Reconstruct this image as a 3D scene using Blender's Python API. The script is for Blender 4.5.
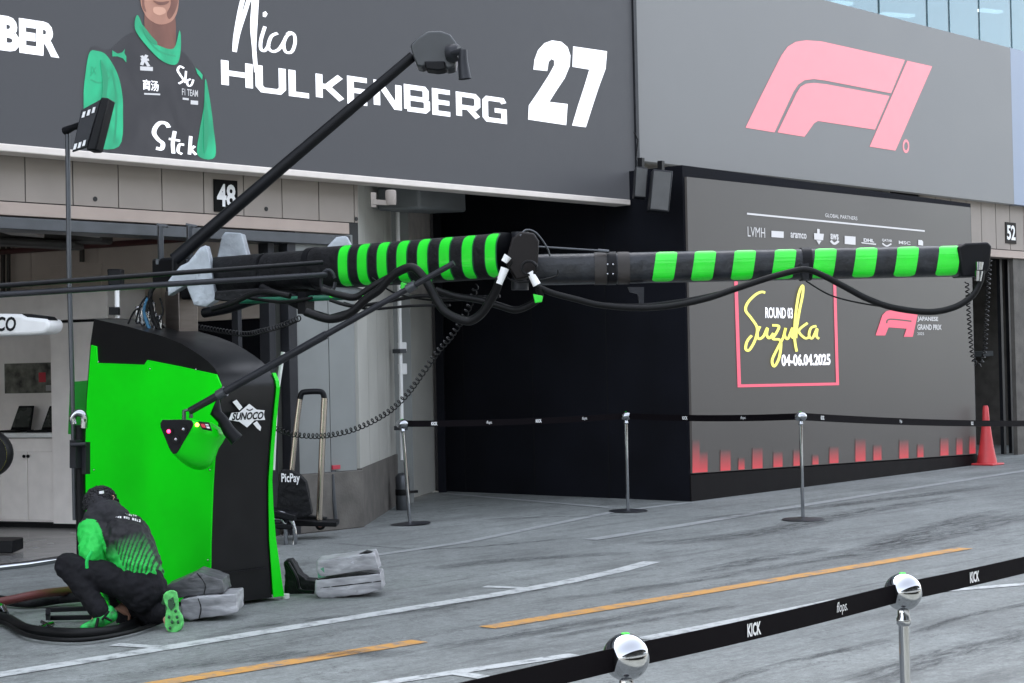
import bpy, bmesh, math, random
from mathutils import Vector, Matrix, noise
R = math.radians
random.seed(7)
S = bpy.context.scene
for o in list(bpy.data.objects): bpy.data.objects.remove(o)
C = S.collection
V = Vector

# ------------------------------------------------------------------ camera
FPX = 1783.0
yaw, pitch, roll = R(42.035), R(.849), R(-1.226)
FW = V((math.cos(yaw)*math.cos(pitch), math.sin(yaw)*math.cos(pitch), math.sin(pitch)))
r0 = V((math.sin(yaw), -math.cos(yaw), 0)); u0 = r0.cross(FW)
RT = math.cos(roll)*r0 + math.sin(roll)*u0
UP = -math.sin(roll)*r0 + math.cos(roll)*u0
CAM = V((0, 0, 1.6))
cd = bpy.data.cameras.new('camera'); cam = bpy.data.objects.new('camera', cd); C.objects.link(cam)
cd.sensor_width = 36; cd.lens = FPX/1024*36; cd.clip_end = 3000; cd.clip_start = .05
m = Matrix((RT, UP, -FW)).transposed().to_4x4(); m.translation = CAM
cam.matrix_world = m; S.camera = cam

# ------------------------------------------------------------------ light
w = bpy.data.worlds.new('World'); S.world = w; w.use_nodes = True
nt = w.node_tree; sky = nt.nodes.new('ShaderNodeTexSky'); sky.sky_type = 'NISHITA'; sky.sun_disc = False
SUN_EL, SUN_AZ = 48, 12          # azimuth measured clockwise from +Y: the sun is behind the pit building
sky.sun_elevation = R(SUN_EL); sky.sun_rotation = R(SUN_AZ); sky.air_density = 1.0; sky.dust_density = 2.5
bg = nt.nodes['Background']; hs = nt.nodes.new('ShaderNodeHueSaturation'); hs.inputs['Saturation'].default_value = .36; nt.links.new(sky.outputs[0], hs.inputs['Color']); nt.links.new(hs.outputs[0], bg.inputs[0]); bg.inputs[1].default_value = .15
sl = bpy.data.lights.new('sun', 'SUN'); so = bpy.data.objects.new('sun', sl); C.objects.link(so)
sl.energy = 3.0; sl.angle = R(.5); sl.color = (1, .95, .87)
sd = V((math.sin(R(SUN_AZ))*math.cos(R(SUN_EL)), math.cos(R(SUN_AZ))*math.cos(R(SUN_EL)), math.sin(R(SUN_EL))))
so.rotation_euler = sd.to_track_quat('Z', 'Y').to_euler()
S.view_settings.view_transform = 'Standard'; S.view_settings.look = 'None'
S.view_settings.exposure = 2.7; S.view_settings.gamma = 1; S.view_settings.use_curve_mapping = False

# ------------------------------------------------------------------ where a thing stands (measured from the photograph)
def ray(x, y): return FW + (x-512)/FPX*RT - (y-341.5)/FPX*UP
def G(x, y, z=0.): d = ray(x, y); return CAM + d*((z-1.6)/d.z)
def PY(x, y, Y): d = ray(x, y); return CAM + d*(Y/d.y)
def PX(x, y, X): d = ray(x, y); return CAM + d*(X/d.x)
def PD(x, y, D): return CAM + ray(x, y)*D

# ------------------------------------------------------------------ materials
def lin(c):
    return tuple(((v/255)/12.92 if v/255 <= .04045 else (((v/255)+.055)/1.055)**2.4) for v in c)
MC = {}
EM = .31   # screens against the daylight exposure
def mat(name, col, rough=.5, metal=0., emit=None, es=1., var=.12, scale=6., bump=.0, bscale=40., coat=0., srgb=False, spec=.5, stretch=None):
    if name in MC: return MC[name]
    if srgb: col = lin(col)
    m = bpy.data.materials.new(name); m.use_nodes = True; n = m.node_tree.nodes; l = m.node_tree.links
    b = n['Principled BSDF']; b.inputs['Roughness'].default_value = rough; b.inputs['Metallic'].default_value = metal
    b.inputs['Coat Weight'].default_value = coat; b.inputs['Specular IOR Level'].default_value = spec
    b.inputs['Base Color'].default_value = (*col, 1)
    tc = n.new('ShaderNodeTexCoord'); src = tc.outputs['Object']
    if stretch:
        mp = n.new('ShaderNodeMapping'); mp.inputs['Scale'].default_value = stretch; l.new(src, mp.inputs[0]); src = mp.outputs[0]
    if var > 0:
        t = n.new('ShaderNodeTexNoise'); t.inputs['Scale'].default_value = scale; t.inputs['Detail'].default_value = 6; l.new(src, t.inputs[0])
        r = n.new('ShaderNodeMapRange'); r.inputs[1].default_value = .3; r.inputs[2].default_value = .7
        r.inputs[3].default_value = 1-var; r.inputs[4].default_value = 1+var; l.new(t.outputs[0], r.inputs[0])
        x = n.new('ShaderNodeVectorMath'); x.operation = 'SCALE'; x.inputs[0].default_value = col; l.new(r.outputs[0], x.inputs['Scale'])
        l.new(x.outputs[0], b.inputs['Base Color'])
        r2 = n.new('ShaderNodeMapRange'); r2.inputs[3].default_value = max(0, rough-.08); r2.inputs[4].default_value = min(1, rough+.1)
        l.new(t.outputs[0], r2.inputs[0]); l.new(r2.outputs[0], b.inputs['Roughness'])
    if bump > 0:
        t2 = n.new('ShaderNodeTexNoise'); t2.inputs['Scale'].default_value = bscale; t2.inputs['Detail'].default_value = 4; l.new(src, t2.inputs[0])
        bp = n.new('ShaderNodeBump'); bp.inputs['Strength'].default_value = bump; bp.inputs['Distance'].default_value = .01
        l.new(t2.outputs[0], bp.inputs['Height']); l.new(bp.outputs[0], b.inputs['Normal'])
    if emit:
        b.inputs['Emission Color'].default_value = (*emit, 1); b.inputs['Emission Strength'].default_value = es*EM
    MC[name] = m; return m

M_neon = mat('neon_green_paint', (.0, .72, .004), .36, var=.07, scale=2.2, coat=.0, spec=.3)
M_neonfab = mat('green_fabric', (.01, .62, .10), .6, var=.1, bump=.2)
M_teal = mat('green_reflective_band', (.012, .66, .02), .35, var=.10, coat=.3, bump=.5, bscale=9)
M_black = mat('black_satin', (.0035, .0038, .005), .45, var=.3, spec=.18)
M_blackm = mat('black_matt_shell', (.0055, .0058, .0065), .34, var=.15, spec=.28)
M_rub = mat('black_rubber', (.0035, .0036, .004), .5, var=.3, spec=.2)
M_fab = mat('black_padded_fabric', (.005, .0052, .0062), .6, var=.45, scale=14, bump=1., bscale=22, spec=.22)
M_fabg = mat('dark_grey_quilted_fabric', (.010, .0115, .015), .36, var=.6, scale=12, bump=1., bscale=12, spec=.42)
M_darkm = mat('dark_metal', (.022, .023, .027), .42, .3, var=.2, spec=.3)
M_grm = mat('grey_metal', (.075, .08, .088), .4, .6, var=.12)
M_steel = mat('brushed_steel', (.12, .105, .095), .38, .9, var=.15, stretch=(1, 1, 8))
M_chr = mat('chrome', (.36, .37, .39), .035, 1., var=0)
M_gold = mat('champagne_chrome', (.50, .44, .37), .22, .9, var=.0)
M_silver = mat('silver_quilted_cover', (.32, .35, .38), .42, .3, var=.2, scale=8, bump=.6, bscale=16)
M_bag = mat('grey_tarpaulin', (.34, .342, .355), .40, .15, var=.28, scale=5, bump=.7, bscale=7, stretch=(1.2, 1.2, 4))
M_white = mat('white_plastic', (.75, .75, .74), .35, var=.05)
M_wall = mat('beige_wall_panel', (.27, .236, .208), .7, var=.08, scale=2.)
M_beam = mat('pink_beige_beam', (.36, .29, .25), .6, var=.08, scale=3.)
M_grey = mat('painted_grey_metal', (.13, .14, .145), .5, var=.1, scale=2.5)
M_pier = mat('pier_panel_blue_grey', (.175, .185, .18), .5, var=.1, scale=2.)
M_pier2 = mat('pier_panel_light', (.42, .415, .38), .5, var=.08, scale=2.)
M_conc = mat('concrete_skirt', (.10, .092, .082), .85, var=.25, scale=5, bump=.4)
M_ceil = mat('garage_ceiling', (.40, .37, .35), .8, var=.2)
M_seam = mat('seam_shadow_gap', (.03, .03, .03), .9, var=0)
M_int = mat('interior_beige_panel', (.66, .58, .52), .65, var=.07, scale=2.)
M_cab = mat('white_cabinet', (.85, .80, .77), .45, var=.05)
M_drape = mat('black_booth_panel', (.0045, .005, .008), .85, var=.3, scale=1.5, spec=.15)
M_led = mat('dark_led_screen', (.0165, .0172, .0195), .5, var=.03, emit=(.030, .032, .037), es=1., spec=.25)
M_f1 = mat('grey_led_facade', (.125, .128, .132), .5, var=.04, scale=1.2, emit=(.04, .042, .043), es=1., spec=.3)
M_f1b = mat('pale_blue_facade', (.23, .275, .36), .5, var=.03)
M_bscr = mat('booth_led_screen', (.030, .0285, .028), .40, var=.12, scale=.5, emit=(.022, .021, .021), es=1., spec=.3)
M_wtxt = mat('white_led_lettering', (.7, .7, .72), .5, var=0, emit=(.8, .8, .86), es=.55)
M_wdim = mat('pale_grey_led_lettering', (.4, .4, .41), .5, var=0, emit=(.40, .40, .42), es=.35)
M_wpaint = mat('white_print', (.75, .75, .75), .5, var=.05)
M_pink = mat('pink_led_logo', (.22, .12, .13), .5, var=.02, emit=(.80, .19, .24), es=.55)
M_pink2 = mat('red_led_frame', (.3, .05, .08), .5, var=0, emit=(.75, .09, .15), es=.5)
M_yel = mat('yellow_led_script', (.5, .5, .1), .5, var=0, emit=(.85, .78, .14), es=.55)
M_trim = mat('white_display_trim', (.66, .60, .55), .5, var=.05)
M_orange = mat('road_paint_orange', (.62, .28, .035), .6, var=.2, scale=7, bump=.2)
M_skin = mat('skin', (.42, .22, .15), .55, var=.08)
M_rwin = mat('window_interior', (.30, .40, .45), .7, var=.03)

# ------------------------------------------------------------------ mesh builder
class MB:
    def __init__(s): s.v = []; s.f = []; s.mi = []; s.cur = 0
    def add(s, vs, fs):
        b = len(s.v); s.v += [V(p) for p in vs]
        for f in fs: s.f.append([b+i for i in f]); s.mi.append(s.cur)
        return s
    def box(s, a, b):
        x0, y0, z0 = [min(a[i], b[i]) for i in range(3)]; x1, y1, z1 = [max(a[i], b[i]) for i in range(3)]
        return s.add([(x0,y0,z0),(x1,y0,z0),(x1,y1,z0),(x0,y1,z0),(x0,y0,z1),(x1,y0,z1),(x1,y1,z1),(x0,y1,z1)],
                     [(3,2,1,0),(4,5,6,7),(0,1,5,4),(1,2,6,5),(2,3,7,6),(3,0,4,7)])
    def obox(s, c, ax, ay, az, h):
        c = V(c); ax, ay, az = V(ax).normalized()*h[0], V(ay).normalized()*h[1], V(az).normalized()*h[2]
        vs = [c+ax*i+ay*j+az*k for k in (-1,1) for (i,j) in ((-1,-1),(1,-1),(1,1),(-1,1))]
        return s.add(vs, [(3,2,1,0),(4,5,6,7),(0,1,5,4),(1,2,6,5),(2,3,7,6),(3,0,4,7)])
    def bar(s, a, b, w, h=None, up=(0,0,1)):
        a, b = V(a), V(b); d = (b-a); L = d.length; d.normalize(); side = d.cross(V(up))
        if side.length < 1e-3: side = d.cross(V((0,1,0)))
        side.normalize(); u = side.cross(d)
        return s.obox((a+b)/2, d, side, u, (L/2, w/2, (h or w)/2))
    def prism(s, pts, ext):            # polygon of 3d points extruded by vector
        n = len(pts); ext = V(ext); a = [V(p) for p in pts]; b = [p+ext for p in a]
        return s.add(a+b, [list(range(n))[::-1], list(range(n, 2*n))] + [(i, (i+1) % n, n+(i+1) % n, n+i) for i in range(n)])
    def tube(s, pts, rad, n=10, caps=True, sq=None):
        pts = [V(p) for p in pts]; k = len(pts); rr = rad if isinstance(rad, (list, tuple)) else [rad]*k
        t = (pts[1]-pts[0]).normalized(); nrm = t.orthogonal().normalized()
        if abs(t.z) < .95: nrm = (V((0,0,1))-t*t.z).normalized()
        vs = []
        for i, p in enumerate(pts):
            tt = (pts[min(i+1, k-1)]-pts[max(i-1, 0)]).normalized()
            nrm = (nrm-tt*nrm.dot(tt)).normalized(); bn = tt.cross(nrm)
            for j in range(n):
                a = 2*math.pi*j/n; ca, sa = math.cos(a), math.sin(a)
                q = 1.
                if sq: q = (abs(ca)**sq+abs(sa)**sq)**(-1/sq)
                vs.append(p+(nrm*ca+bn*sa)*rr[i]*q)
        fs = [(i*n+j, i*n+(j+1) % n, (i+1)*n+(j+1) % n, (i+1)*n+j) for i in range(k-1) for j in range(n)]
        if caps: fs += [list(range(n))[::-1], list(range((k-1)*n, k*n))]
        return s.add(vs, fs)
    def lathe(s, prof, c=(0,0,0), n=24, axis=None):
        c = V(c); ax = V(axis or (0,0,1)).normalized(); e1 = ax.orthogonal().normalized(); e2 = ax.cross(e1); vs = []
        for (r_, z_) in prof:
            for j in range(n):
                a = 2*math.pi*j/n; vs.append(c+ax*z_+(e1*math.cos(a)+e2*math.sin(a))*max(r_, 1e-5))
        k = len(prof)
        fs = [(i*n+j, i*n+(j+1) % n, (i+1)*n+(j+1) % n, (i+1)*n+j) for i in range(k-1) for j in range(n)]
        return s.add(vs, fs+[list(range(n))[::-1], list(range((k-1)*n, k*n))])
    def ball(s, c, r, n=24, m_=14, sc=(1,1,1)):
        c = V(c); vs = []; 
        for i in range(m_+1):
            p = math.pi*i/m_
            for j in range(n):
                a = 2*math.pi*j/n; vs.append(c+V((math.sin(p)*math.cos(a)*sc[0], math.sin(p)*math.sin(a)*sc[1], -math.cos(p)*sc[2]))*r)
        return s.add(vs, [(i*n+j, i*n+(j+1) % n, (i+1)*n+(j+1) % n, (i+1)*n+j) for i in range(m_) for j in range(n)])
    def build(s, name, mats, parent=None, smooth=False, bevel=0, seg=2, fix=True):
        me = bpy.data.meshes.new(name)
        bm = bmesh.new(); vv = [bm.verts.new(p) for p in s.v]
        for f, mi in zip(s.f, s.mi):
            try: q = bm.faces.new([vv[i] for i in f]); q.material_index = mi; q.smooth = smooth
            except ValueError: pass
        bmesh.ops.remove_doubles(bm, verts=bm.verts, dist=1e-5)
        if fix: bmesh.ops.recalc_face_normals(bm, faces=bm.faces)
        bm.to_mesh(me); bm.free()
        o = bpy.data.objects.new(name, me); C.objects.link(o)
        for q in (mats if isinstance(mats, (list, tuple)) else [mats]): me.materials.append(q)
        if bevel:
            b = o.modifiers.new('bevel', 'BEVEL'); b.width = bevel; b.segments = seg; b.limit_method = 'ANGLE'; b.angle_limit = R(40)
            for p in me.polygons: p.use_smooth = True
            me.set_sharp_from_angle(angle=R(45)) if hasattr(me, 'set_sharp_from_angle') else None
        elif smooth and hasattr(me, 'set_sharp_from_angle'): me.set_sharp_from_angle(angle=R(50))
        adopt(o, parent); return o
def world_off(p):
    t = V((0,0,0))
    while p is not None: t = t+p.location; p = p.parent
    return t
def adopt(o, parent):
    if parent is not None: o.parent = parent; o.location = -world_off(parent)
def tag(o, label=None, cat=None, group=None, kind=None):
    if label: o['label'] = label
    if cat: o['category'] = cat
    if group: o['group'] = group
    if kind: o['kind'] = kind
    return o
def thing(name, label, cat, loc=(0,0,0), group=None):
    o = bpy.data.objects.new(name, None); C.objects.link(o); o.location = loc; o.empty_display_size = .1
    return tag(o, label, cat, group)
def copy_tree(o, parent=None):
    c = o.copy(); C.objects.link(c); c.parent = parent
    for ch in list(o.children): copy_tree(ch, c)
    return c
def smooth_path(pts, n=8):
    pts = [V(p) for p in pts]; out = []
    for i in range(len(pts)-1):
        p0, p1, p2, p3 = pts[max(i-1,0)], pts[i], pts[i+1], pts[min(i+2, len(pts)-1)]
        for k in range(n):
            t = k/n; out.append(.5*((2*p1)+(p2-p0)*t+(2*p0-5*p1+4*p2-p3)*t*t+(-p0+3*p1-3*p2+p3)*t**3))
    out.append(pts[-1]); return out
def hose(pix, rad, D0, D1=None, n=8, seg=8, wob=0):   # a flexible line through measured points
    D1 = D0 if D1 is None else D1; k = len(pix)-1
    return smooth_path([PD(x, y, D0+(D1-D0)*i/k+wob*math.sin(i*1.7)) for i, (x, y) in enumerate(pix)], seg)
def coil(path, R_, r_, pitch_, n=8):
    L = 0; acc = [0]
    for a, b in zip(path[:-1], path[1:]): L += (b-a).length; acc.append(L)
    turns = L/pitch_; N = int(turns*n); pts = []; nrm = V((0,0,1)); j = 0
    for i in range(N+1):
        s_ = L*i/N
        while j < len(acc)-2 and acc[j+1] < s_: j += 1
        f = (s_-acc[j])/max(1e-6, acc[j+1]-acc[j]); p = path[j].lerp(path[j+1], f); t = (path[j+1]-path[j]).normalized()
        nrm = (nrm-t*nrm.dot(t)).normalized(); bn = t.cross(nrm); a = 2*math.pi*i/n
        pts.append(p+(nrm*math.cos(a)+bn*math.sin(a))*R_)
    return pts

# ------------------------------------------------------------------ flat surfaces that carry writing
class Plane:
    def __init__(s, P0, U, off=.004):
        s.P0 = V(P0); s.U = V(U).normalized(); s.N = s.U.cross(V((0,0,1))).normalized(); s.off = off
    def uv(s, x, y):
        d = ray(x, y); t = (s.P0-CAM).dot(s.N)/d.dot(s.N); p = CAM+d*t-s.P0; return (p.dot(s.U), p.z)
    def w(s, u, v, k=1.): return s.P0+s.U*u+V((0,0,v))+s.N*s.off*k
    def poly(s, mb, pix, k=1.): return mb.prism([s.w(*s.uv(x, y), k) for x, y in pix], s.N*.002)
    def polyuv(s, mb, uv, k=1.): return mb.prism([s.w(a, b, k) for a, b in uv], s.N*.002)
    def ribbon(s, mb, pix, wd, smooth=True, k=1., taper=None, uvin=False):
        as_ = getattr(s, 'asp', 1.); p = [V((*(q if uvin else s.uv(*q)), 0)) for q in pix]
        for q in p: q.x *= as_
        if smooth: p = smooth_path(p, 6)
        n = len(p); A = []; B = []
        for i in range(n):
            t = (p[min(i+1,n-1)]-p[max(i-1,0)]).normalized(); nn = V((-t.y, t.x, 0))
            if not smooth and 0 < i < n-1:
                t1 = (p[i]-p[i-1]).normalized(); t2 = (p[i+1]-p[i]).normalized(); mm = (V((-t1.y,t1.x,0))+V((-t2.y,t2.x,0)))
                if mm.length > .1: mm.normalize(); nn = mm/max(.4, mm.dot(V((-t1.y,t1.x,0))))
            ww = wd/2
            if taper: ww *= .55+.45*abs(t.y)
            A.append(p[i]+nn*ww); B.append(p[i]-nn*ww)
        vs = [s.w(q.x/as_, q.y, k) for q in A]+[s.w(q.x/as_, q.y, k) for q in B]
        return mb.add(vs, [(i, i+1, n+i+1, n+i) for i in range(n-1)])
    def text(s, string, name, parent, mt, box, bold=0., shear=0., k=1., font_box=None):
        """string set in the rectangle whose upper-left and lower-right pixels are box"""
        cu = bpy.data.curves.new('t', 'FONT'); cu.body = string; cu.offset = bold; cu.resolution_u = 3; cu.shear = shear
        to = bpy.data.objects.new('t', cu); C.objects.link(to)
        bpy.context.view_layer.update()
        me = bpy.data.meshes.new_from_object(to.evaluated_get(bpy.context.evaluated_depsgraph_get()))
        bpy.data.objects.remove(to)
        xs = [v.co.x for v in me.vertices]; ys = [v.co.y for v in me.vertices]
        x0, x1, y0, y1 = min(xs), max(xs), min(ys), max(ys)
        (u0_, v1_), (u1_, v0_) = (s.uv(*box[0]), s.uv(*box[1])) if font_box is None else font_box
        mb = MB()
        mb.add([s.w(u0_+(v.co.x-x0)/(x1-x0)*(u1_-u0_), v0_+(v.co.y-y0)/(y1-y0)*(v1_-v0_), k) for v in me.vertices], [list(p.vertices) for p in me.polygons])
        return mb.build(name, mt, parent, fix=False)

# ================================================================== GROUND
def ground_material():
    m = bpy.data.materials.new('worn_asphalt'); m.use_nodes = True; n = m.node_tree.nodes; l = m.node_tree.links; b = n['Principled BSDF']
    tc = n.new('ShaderNodeTexCoord')
    def mp(rz, sc):
        q = n.new('ShaderNodeMapping'); q.inputs['Rotation'].default_value = (0, 0, R(rz)); q.inputs['Scale'].default_value = sc; l.new(tc.outputs['Object'], q.inputs[0]); return q
    def noi(src, s, d=6, ro=.6, dist=0):
        q = n.new('ShaderNodeTexNoise'); q.inputs['Scale'].default_value = s; q.inputs['Detail'].default_value = d; q.inputs['Roughness'].default_value = ro; q.inputs['Distortion'].default_value = dist; l.new(src.outputs[0] if src != tc else tc.outputs['Object'], q.inputs[0]); return q
    def mr(src, a, c, d=0., e=1.):
        q = n.new('ShaderNodeMapRange'); q.inputs[1].default_value = a; q.inputs[2].default_value = c; q.inputs[3].default_value = d; q.inputs[4].default_value = e; l.new(src, q.inputs[0]); return q
    def mul(a, c):
        q = n.new('ShaderNodeMath'); q.operation = 'MULTIPLY'; l.new(a, q.inputs[0]); l.new(c, q.inputs[1]); return q
    patch = mr(noi(tc, .55, 7, .7).outputs[0], .3, .7, .74, 1.2)
    mid = mr(noi(tc, 4.5, 10, .78).outputs[0], .25, .75, .74, 1.26)
    fine = mr(noi(tc, 45, 8, .85).outputs[0], .3, .7, .62, 1.34)
    st = noi(mp(-3, (.30, 2.2, 1)), 1.6, 12, .78, .5); streak = mr(st.outputs[0], .50, .68, 1., .55)
    st2 = noi(mp(5, (.6, 9, 1)), 1.3, 12, .82, .9); streak2 = mr(st2.outputs[0], .54, .68, 1., .50)
    st3 = noi(mp(-8, (.3, 4.2, 1)), .9, 8, .7, .5); st3m = mr(st3.outputs[0], .28, .42, 1.30, 1.)
    vor = n.new('ShaderNodeTexVoronoi'); vor.feature = 'DISTANCE_TO_EDGE'; vor.inputs['Scale'].default_value = .42
    wv = n.new('ShaderNodeVectorMath'); wv.operation = 'ADD'; ns = noi(tc, 1.6, 6, .7); sc_ = n.new('ShaderNodeVectorMath'); sc_.operation = 'SCALE'; sc_.inputs['Scale'].default_value = 1.1
    l.new(ns.outputs['Color'], sc_.inputs[0]); mm = mp(6, (.35, 1.1, 1)); l.new(mm.outputs[0], wv.inputs[0]); l.new(sc_.outputs[0], wv.inputs[1]); l.new(wv.outputs[0], vor.inputs['Vector'])
    gr = mr(noi(tc, 14, 10, .9).outputs[0], .36, .64, .66, 1.30)
    bl_ = mr(noi(tc, 1.7, 10, .8).outputs[0], .56, .68, 1., .62)
    cr = mr(vor.outputs['Distance'], .0, .006, .55, 1.)
    x = mul(patch.outputs[0], mid.outputs[0])
    for q in (fine, streak, streak2, st3m, cr, gr, bl_): x = mul(x.outputs[0], q.outputs[0])
    sc2 = n.new('ShaderNodeVectorMath'); sc2.operation = 'SCALE'; sc2.inputs[0].default_value = (.178, .192, .187); l.new(x.outputs[0], sc2.inputs['Scale'])
    l.new(sc2.outputs[0], b.inputs['Base Color'])
    rr = mr(mid.outputs[0], .8, 1.2, .62, .85); l.new(rr.outputs[0], b.inputs['Roughness'])
    bp = n.new('ShaderNodeBump'); bp.inputs['Strength'].default_value = .5; bp.inputs['Distance'].default_value = .008
    l.new(noi(tc, 120, 4, .7).outputs[0], bp.inputs['Height']); l.new(bp.outputs[0], b.inputs['Normal'])
    return m
def worn_paint(name, col, thr=.30):
    m = bpy.data.materials.new(name); m.use_nodes = True; n = m.node_tree.nodes; l = m.node_tree.links; b = n['Principled BSDF']
    tc = n.new('ShaderNodeTexCoord'); t = n.new('ShaderNodeTexNoise'); t.inputs['Scale'].default_value = 9; t.inputs['Detail'].default_value = 8; t.inputs['Roughness'].default_value = .75
    l.new(tc.outputs['Object'], t.inputs[0]); r = n.new('ShaderNodeMapRange'); r.inputs[1].default_value = thr; r.inputs[2].default_value = thr+.16; l.new(t.outputs[0], r.inputs[0])
    x = n.new('ShaderNodeMix'); x.data_type = 'RGBA'; x.inputs[6].default_value = (.16, .167, .17, 1); x.inputs[7].default_value = (*col, 1); l.new(r.outputs[0], x.inputs[0])
    l.new(x.outputs[2], b.inputs['Base Color']); b.inputs['Roughness'].default_value = .6; return m
M_gnd = ground_material()
M_wline = worn_paint('road_paint_white', (.44, .46, .455), .36)
M_wworn = worn_paint('road_paint_worn', (.27, .285, .285), .36)
M_oline = worn_paint('road_paint_orange', (.50, .25, .055), .36)
g = MB(); g.add([(-700,-700,0),(900,-700,0),(900,13.40,0),(-700,13.40,0)], [(0,1,2,3)])
g.add([(12.6,13.40,0),(900,13.40,0),(900,700,0),(12.6,700,0)], [(0,1,2,3)]); g.build('pit_lane_ground', M_gnd).__setitem__('kind', 'structure')
M_gfl = mat('garage_floor_polished', (.20, .195, .19), .22, var=.2, scale=2.)
g = MB(); g.add([(-40,13.40,0.0),(12.6,13.40,0.0),(12.6,30,0.0),(-40,30,0.0)], [(0,1,2,3)]); g.build('garage_floor', M_gfl).__setitem__('kind', 'structure')
def line(name, pts, wd, mt, z=.004, gr=None):
    p = [V((q[0], q[1], 0)) for q in pts]; n = len(p); A = []; B = []
    for i in range(n):
        t = (p[min(i+1,n-1)]-p[max(i-1,0)]).normalized(); nn = V((-t.y, t.x, 0))*wd/2; A.append(p[i]+nn); B.append(p[i]-nn)
    mb = MB(); mb.add([(q.x,q.y,z) for q in A]+[(q.x,q.y,z) for q in B], [(i,i+1,n+i+1,n+i) for i in range(n-1)])
    o = mb.build(name, mt); o['kind'] = 'structure'; return o
g2 = lambda x, y: G(x, y).xy
line('road_marking_white_line', [(-6, 8.55), (5.3, 8.55), (9.4, 8.56), (10.1, 8.61), (10.9, 8.74), g2(652,562)], .155, M_wline)
line('road_marking_tick', [g2(484,587), g2(527,588.6)], .10, M_wline, .0045)
line('road_marking_tick', [g2(114,645), g2(163,647.8)], .10, M_wline, .0045)
line('road_marking_orange_dash', [(2.0, 7.66), (5.66, 7.60), g2(420,641.5)], .15, M_oline)
line('road_marking_orange_dash', [g2(487,628), g2(700,593), g2(965,548.5)], .15, M_oline)
line('road_marking_near_line', [(4.2, 6.72), g2(393,682), g2(575,655)], .11, M_wline)
line('road_marking_near_tick', [g2(452,673), g2(560,690)], .10, M_wline, .0045)
line('road_marking_near_line', [g2(643,639.5), g2(842,600)], .12, M_wline)
line('road_marking_near_line', [g2(915,593.5), g2(1024,584.5), (13.3, 5.3)], .11, M_wline)
line('road_marking_garage_line', [g2(375,555.5), g2(462,543), g2(540,527), g2(612,512.3), g2(690,502.6)], .12, M_wworn)
line('road_marking_far_line', [g2(590,540), g2(680,526), g2(800,506), g2(1024,471), (30,12.1)], .16, M_wworn)
line('road_marking_thin_line', [g2(443,493.5), g2(612,508)], .12, M_wworn, .0045)

# dark curved tyre marks and seal repairs lying on the lane
def rubber_mark():
    m = bpy.data.materials.new('rubbered_streak'); m.use_nodes = True; n = m.node_tree.nodes; l = m.node_tree.links; b = n['Principled BSDF']
    b.inputs['Base Color'].default_value = (.035,.037,.040,1); b.inputs['Roughness'].default_value = .7
    tc = n.new('ShaderNodeTexCoord'); mp = n.new('ShaderNodeMapping'); mp.inputs['Scale'].default_value = (1.2, 6, 1); l.new(tc.outputs['Object'], mp.inputs[0])
    t = n.new('ShaderNodeTexNoise'); t.inputs['Scale'].default_value = 2.6; t.inputs['Detail'].default_value = 12; t.inputs['Roughness'].default_value = .86; t.inputs['Distortion'].default_value = .6; l.new(mp.outputs[0], t.inputs[0])
    r = n.new('ShaderNodeMapRange'); r.inputs[1].default_value = .44; r.inputs[2].default_value = .62; r.inputs[4].default_value = .85; l.new(t.outputs[0], r.inputs[0])
    uv = n.new('ShaderNodeAttribute'); uv.attribute_name = 'edge'; mu = n.new('ShaderNodeMath'); mu.operation = 'MULTIPLY'; l.new(r.outputs[0], mu.inputs[0]); l.new(uv.outputs['Fac'], mu.inputs[1])
    l.new(mu.outputs[0], b.inputs['Alpha']); return m
M_seal = rubber_mark(); sealz = [.0015]
def seal(pix, wd):
    p = smooth_path([G(x, y) for x, y in pix], 6); n = len(p); sealz[0] += .0004; vs = []; col = []
    for i in range(n):
        t = (p[min(i+1,n-1)]-p[max(i-1,0)]).normalized(); nn = V((-t.y, t.x, 0)); e = math.sin(math.pi*i/(n-1))**.5
        for k, c in ((-1,0), (-.5,.9), (0,1), (.5,.9), (1,0)): q = p[i]+nn*wd*.5*k; vs.append((q.x, q.y, sealz[0])); col.append(c*e)
    me = bpy.data.meshes.new('tyre_mark'); me.from_pydata(vs, [], [(i*5+j, i*5+j+1, (i+1)*5+j+1, (i+1)*5+j) for i in range(n-1) for j in range(4)])
    at = me.attributes.new('edge', 'FLOAT', 'POINT')
    for i, c in enumerate(col): at.data[i].value = c
    o = bpy.data.objects.new('tyre_mark', me); C.objects.link(o); me.materials.append(M_seal); o['kind'] = 'structure'
seal([(330,543),(420,549),(500,545),(570,538)], .12)
seal([(200,640),(290,622),(420,610),(560,585),(640,573)], .22)
seal([(840,560),(890,546),(950,533),(1040,512)], .55)
seal([(870,547),(930,528),(1000,510)], .35)
seal([(640,545),(760,533),(860,512),(960,498)], .5)
seal([(690,575),(760,560),(830,548)], .3)
seal([(900,640),(960,618),(1040,602)], .10)
seal([(860,683),(930,660),(1040,630)], .35)
seal([(700,690),(800,660),(900,640)], .10)
seal([(480,520),(560,517),(640,516)], .10)
seal([(540,640),(640,622),(740,606)], .14)
seal([(150,670),(300,655),(420,655)], .3)
seal([(560,600),(700,580),(860,553)], .2)
seal([(700,520),(840,505),(1000,486)], .35)
seal([(420,570),(520,560),(640,553)], .3)
seal([(430,650),(560,628),(700,604)], .25)

# ================================================================== PIT BUILDING
bl = thing('pit_building', 'long pit building with beige lintel panels over open garages and glazed upper floor', 'building', (12.5, 13.5, 0))
Yw = 13.45
ZO = 3.11   # top of pink beam/bottom of panels
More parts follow.
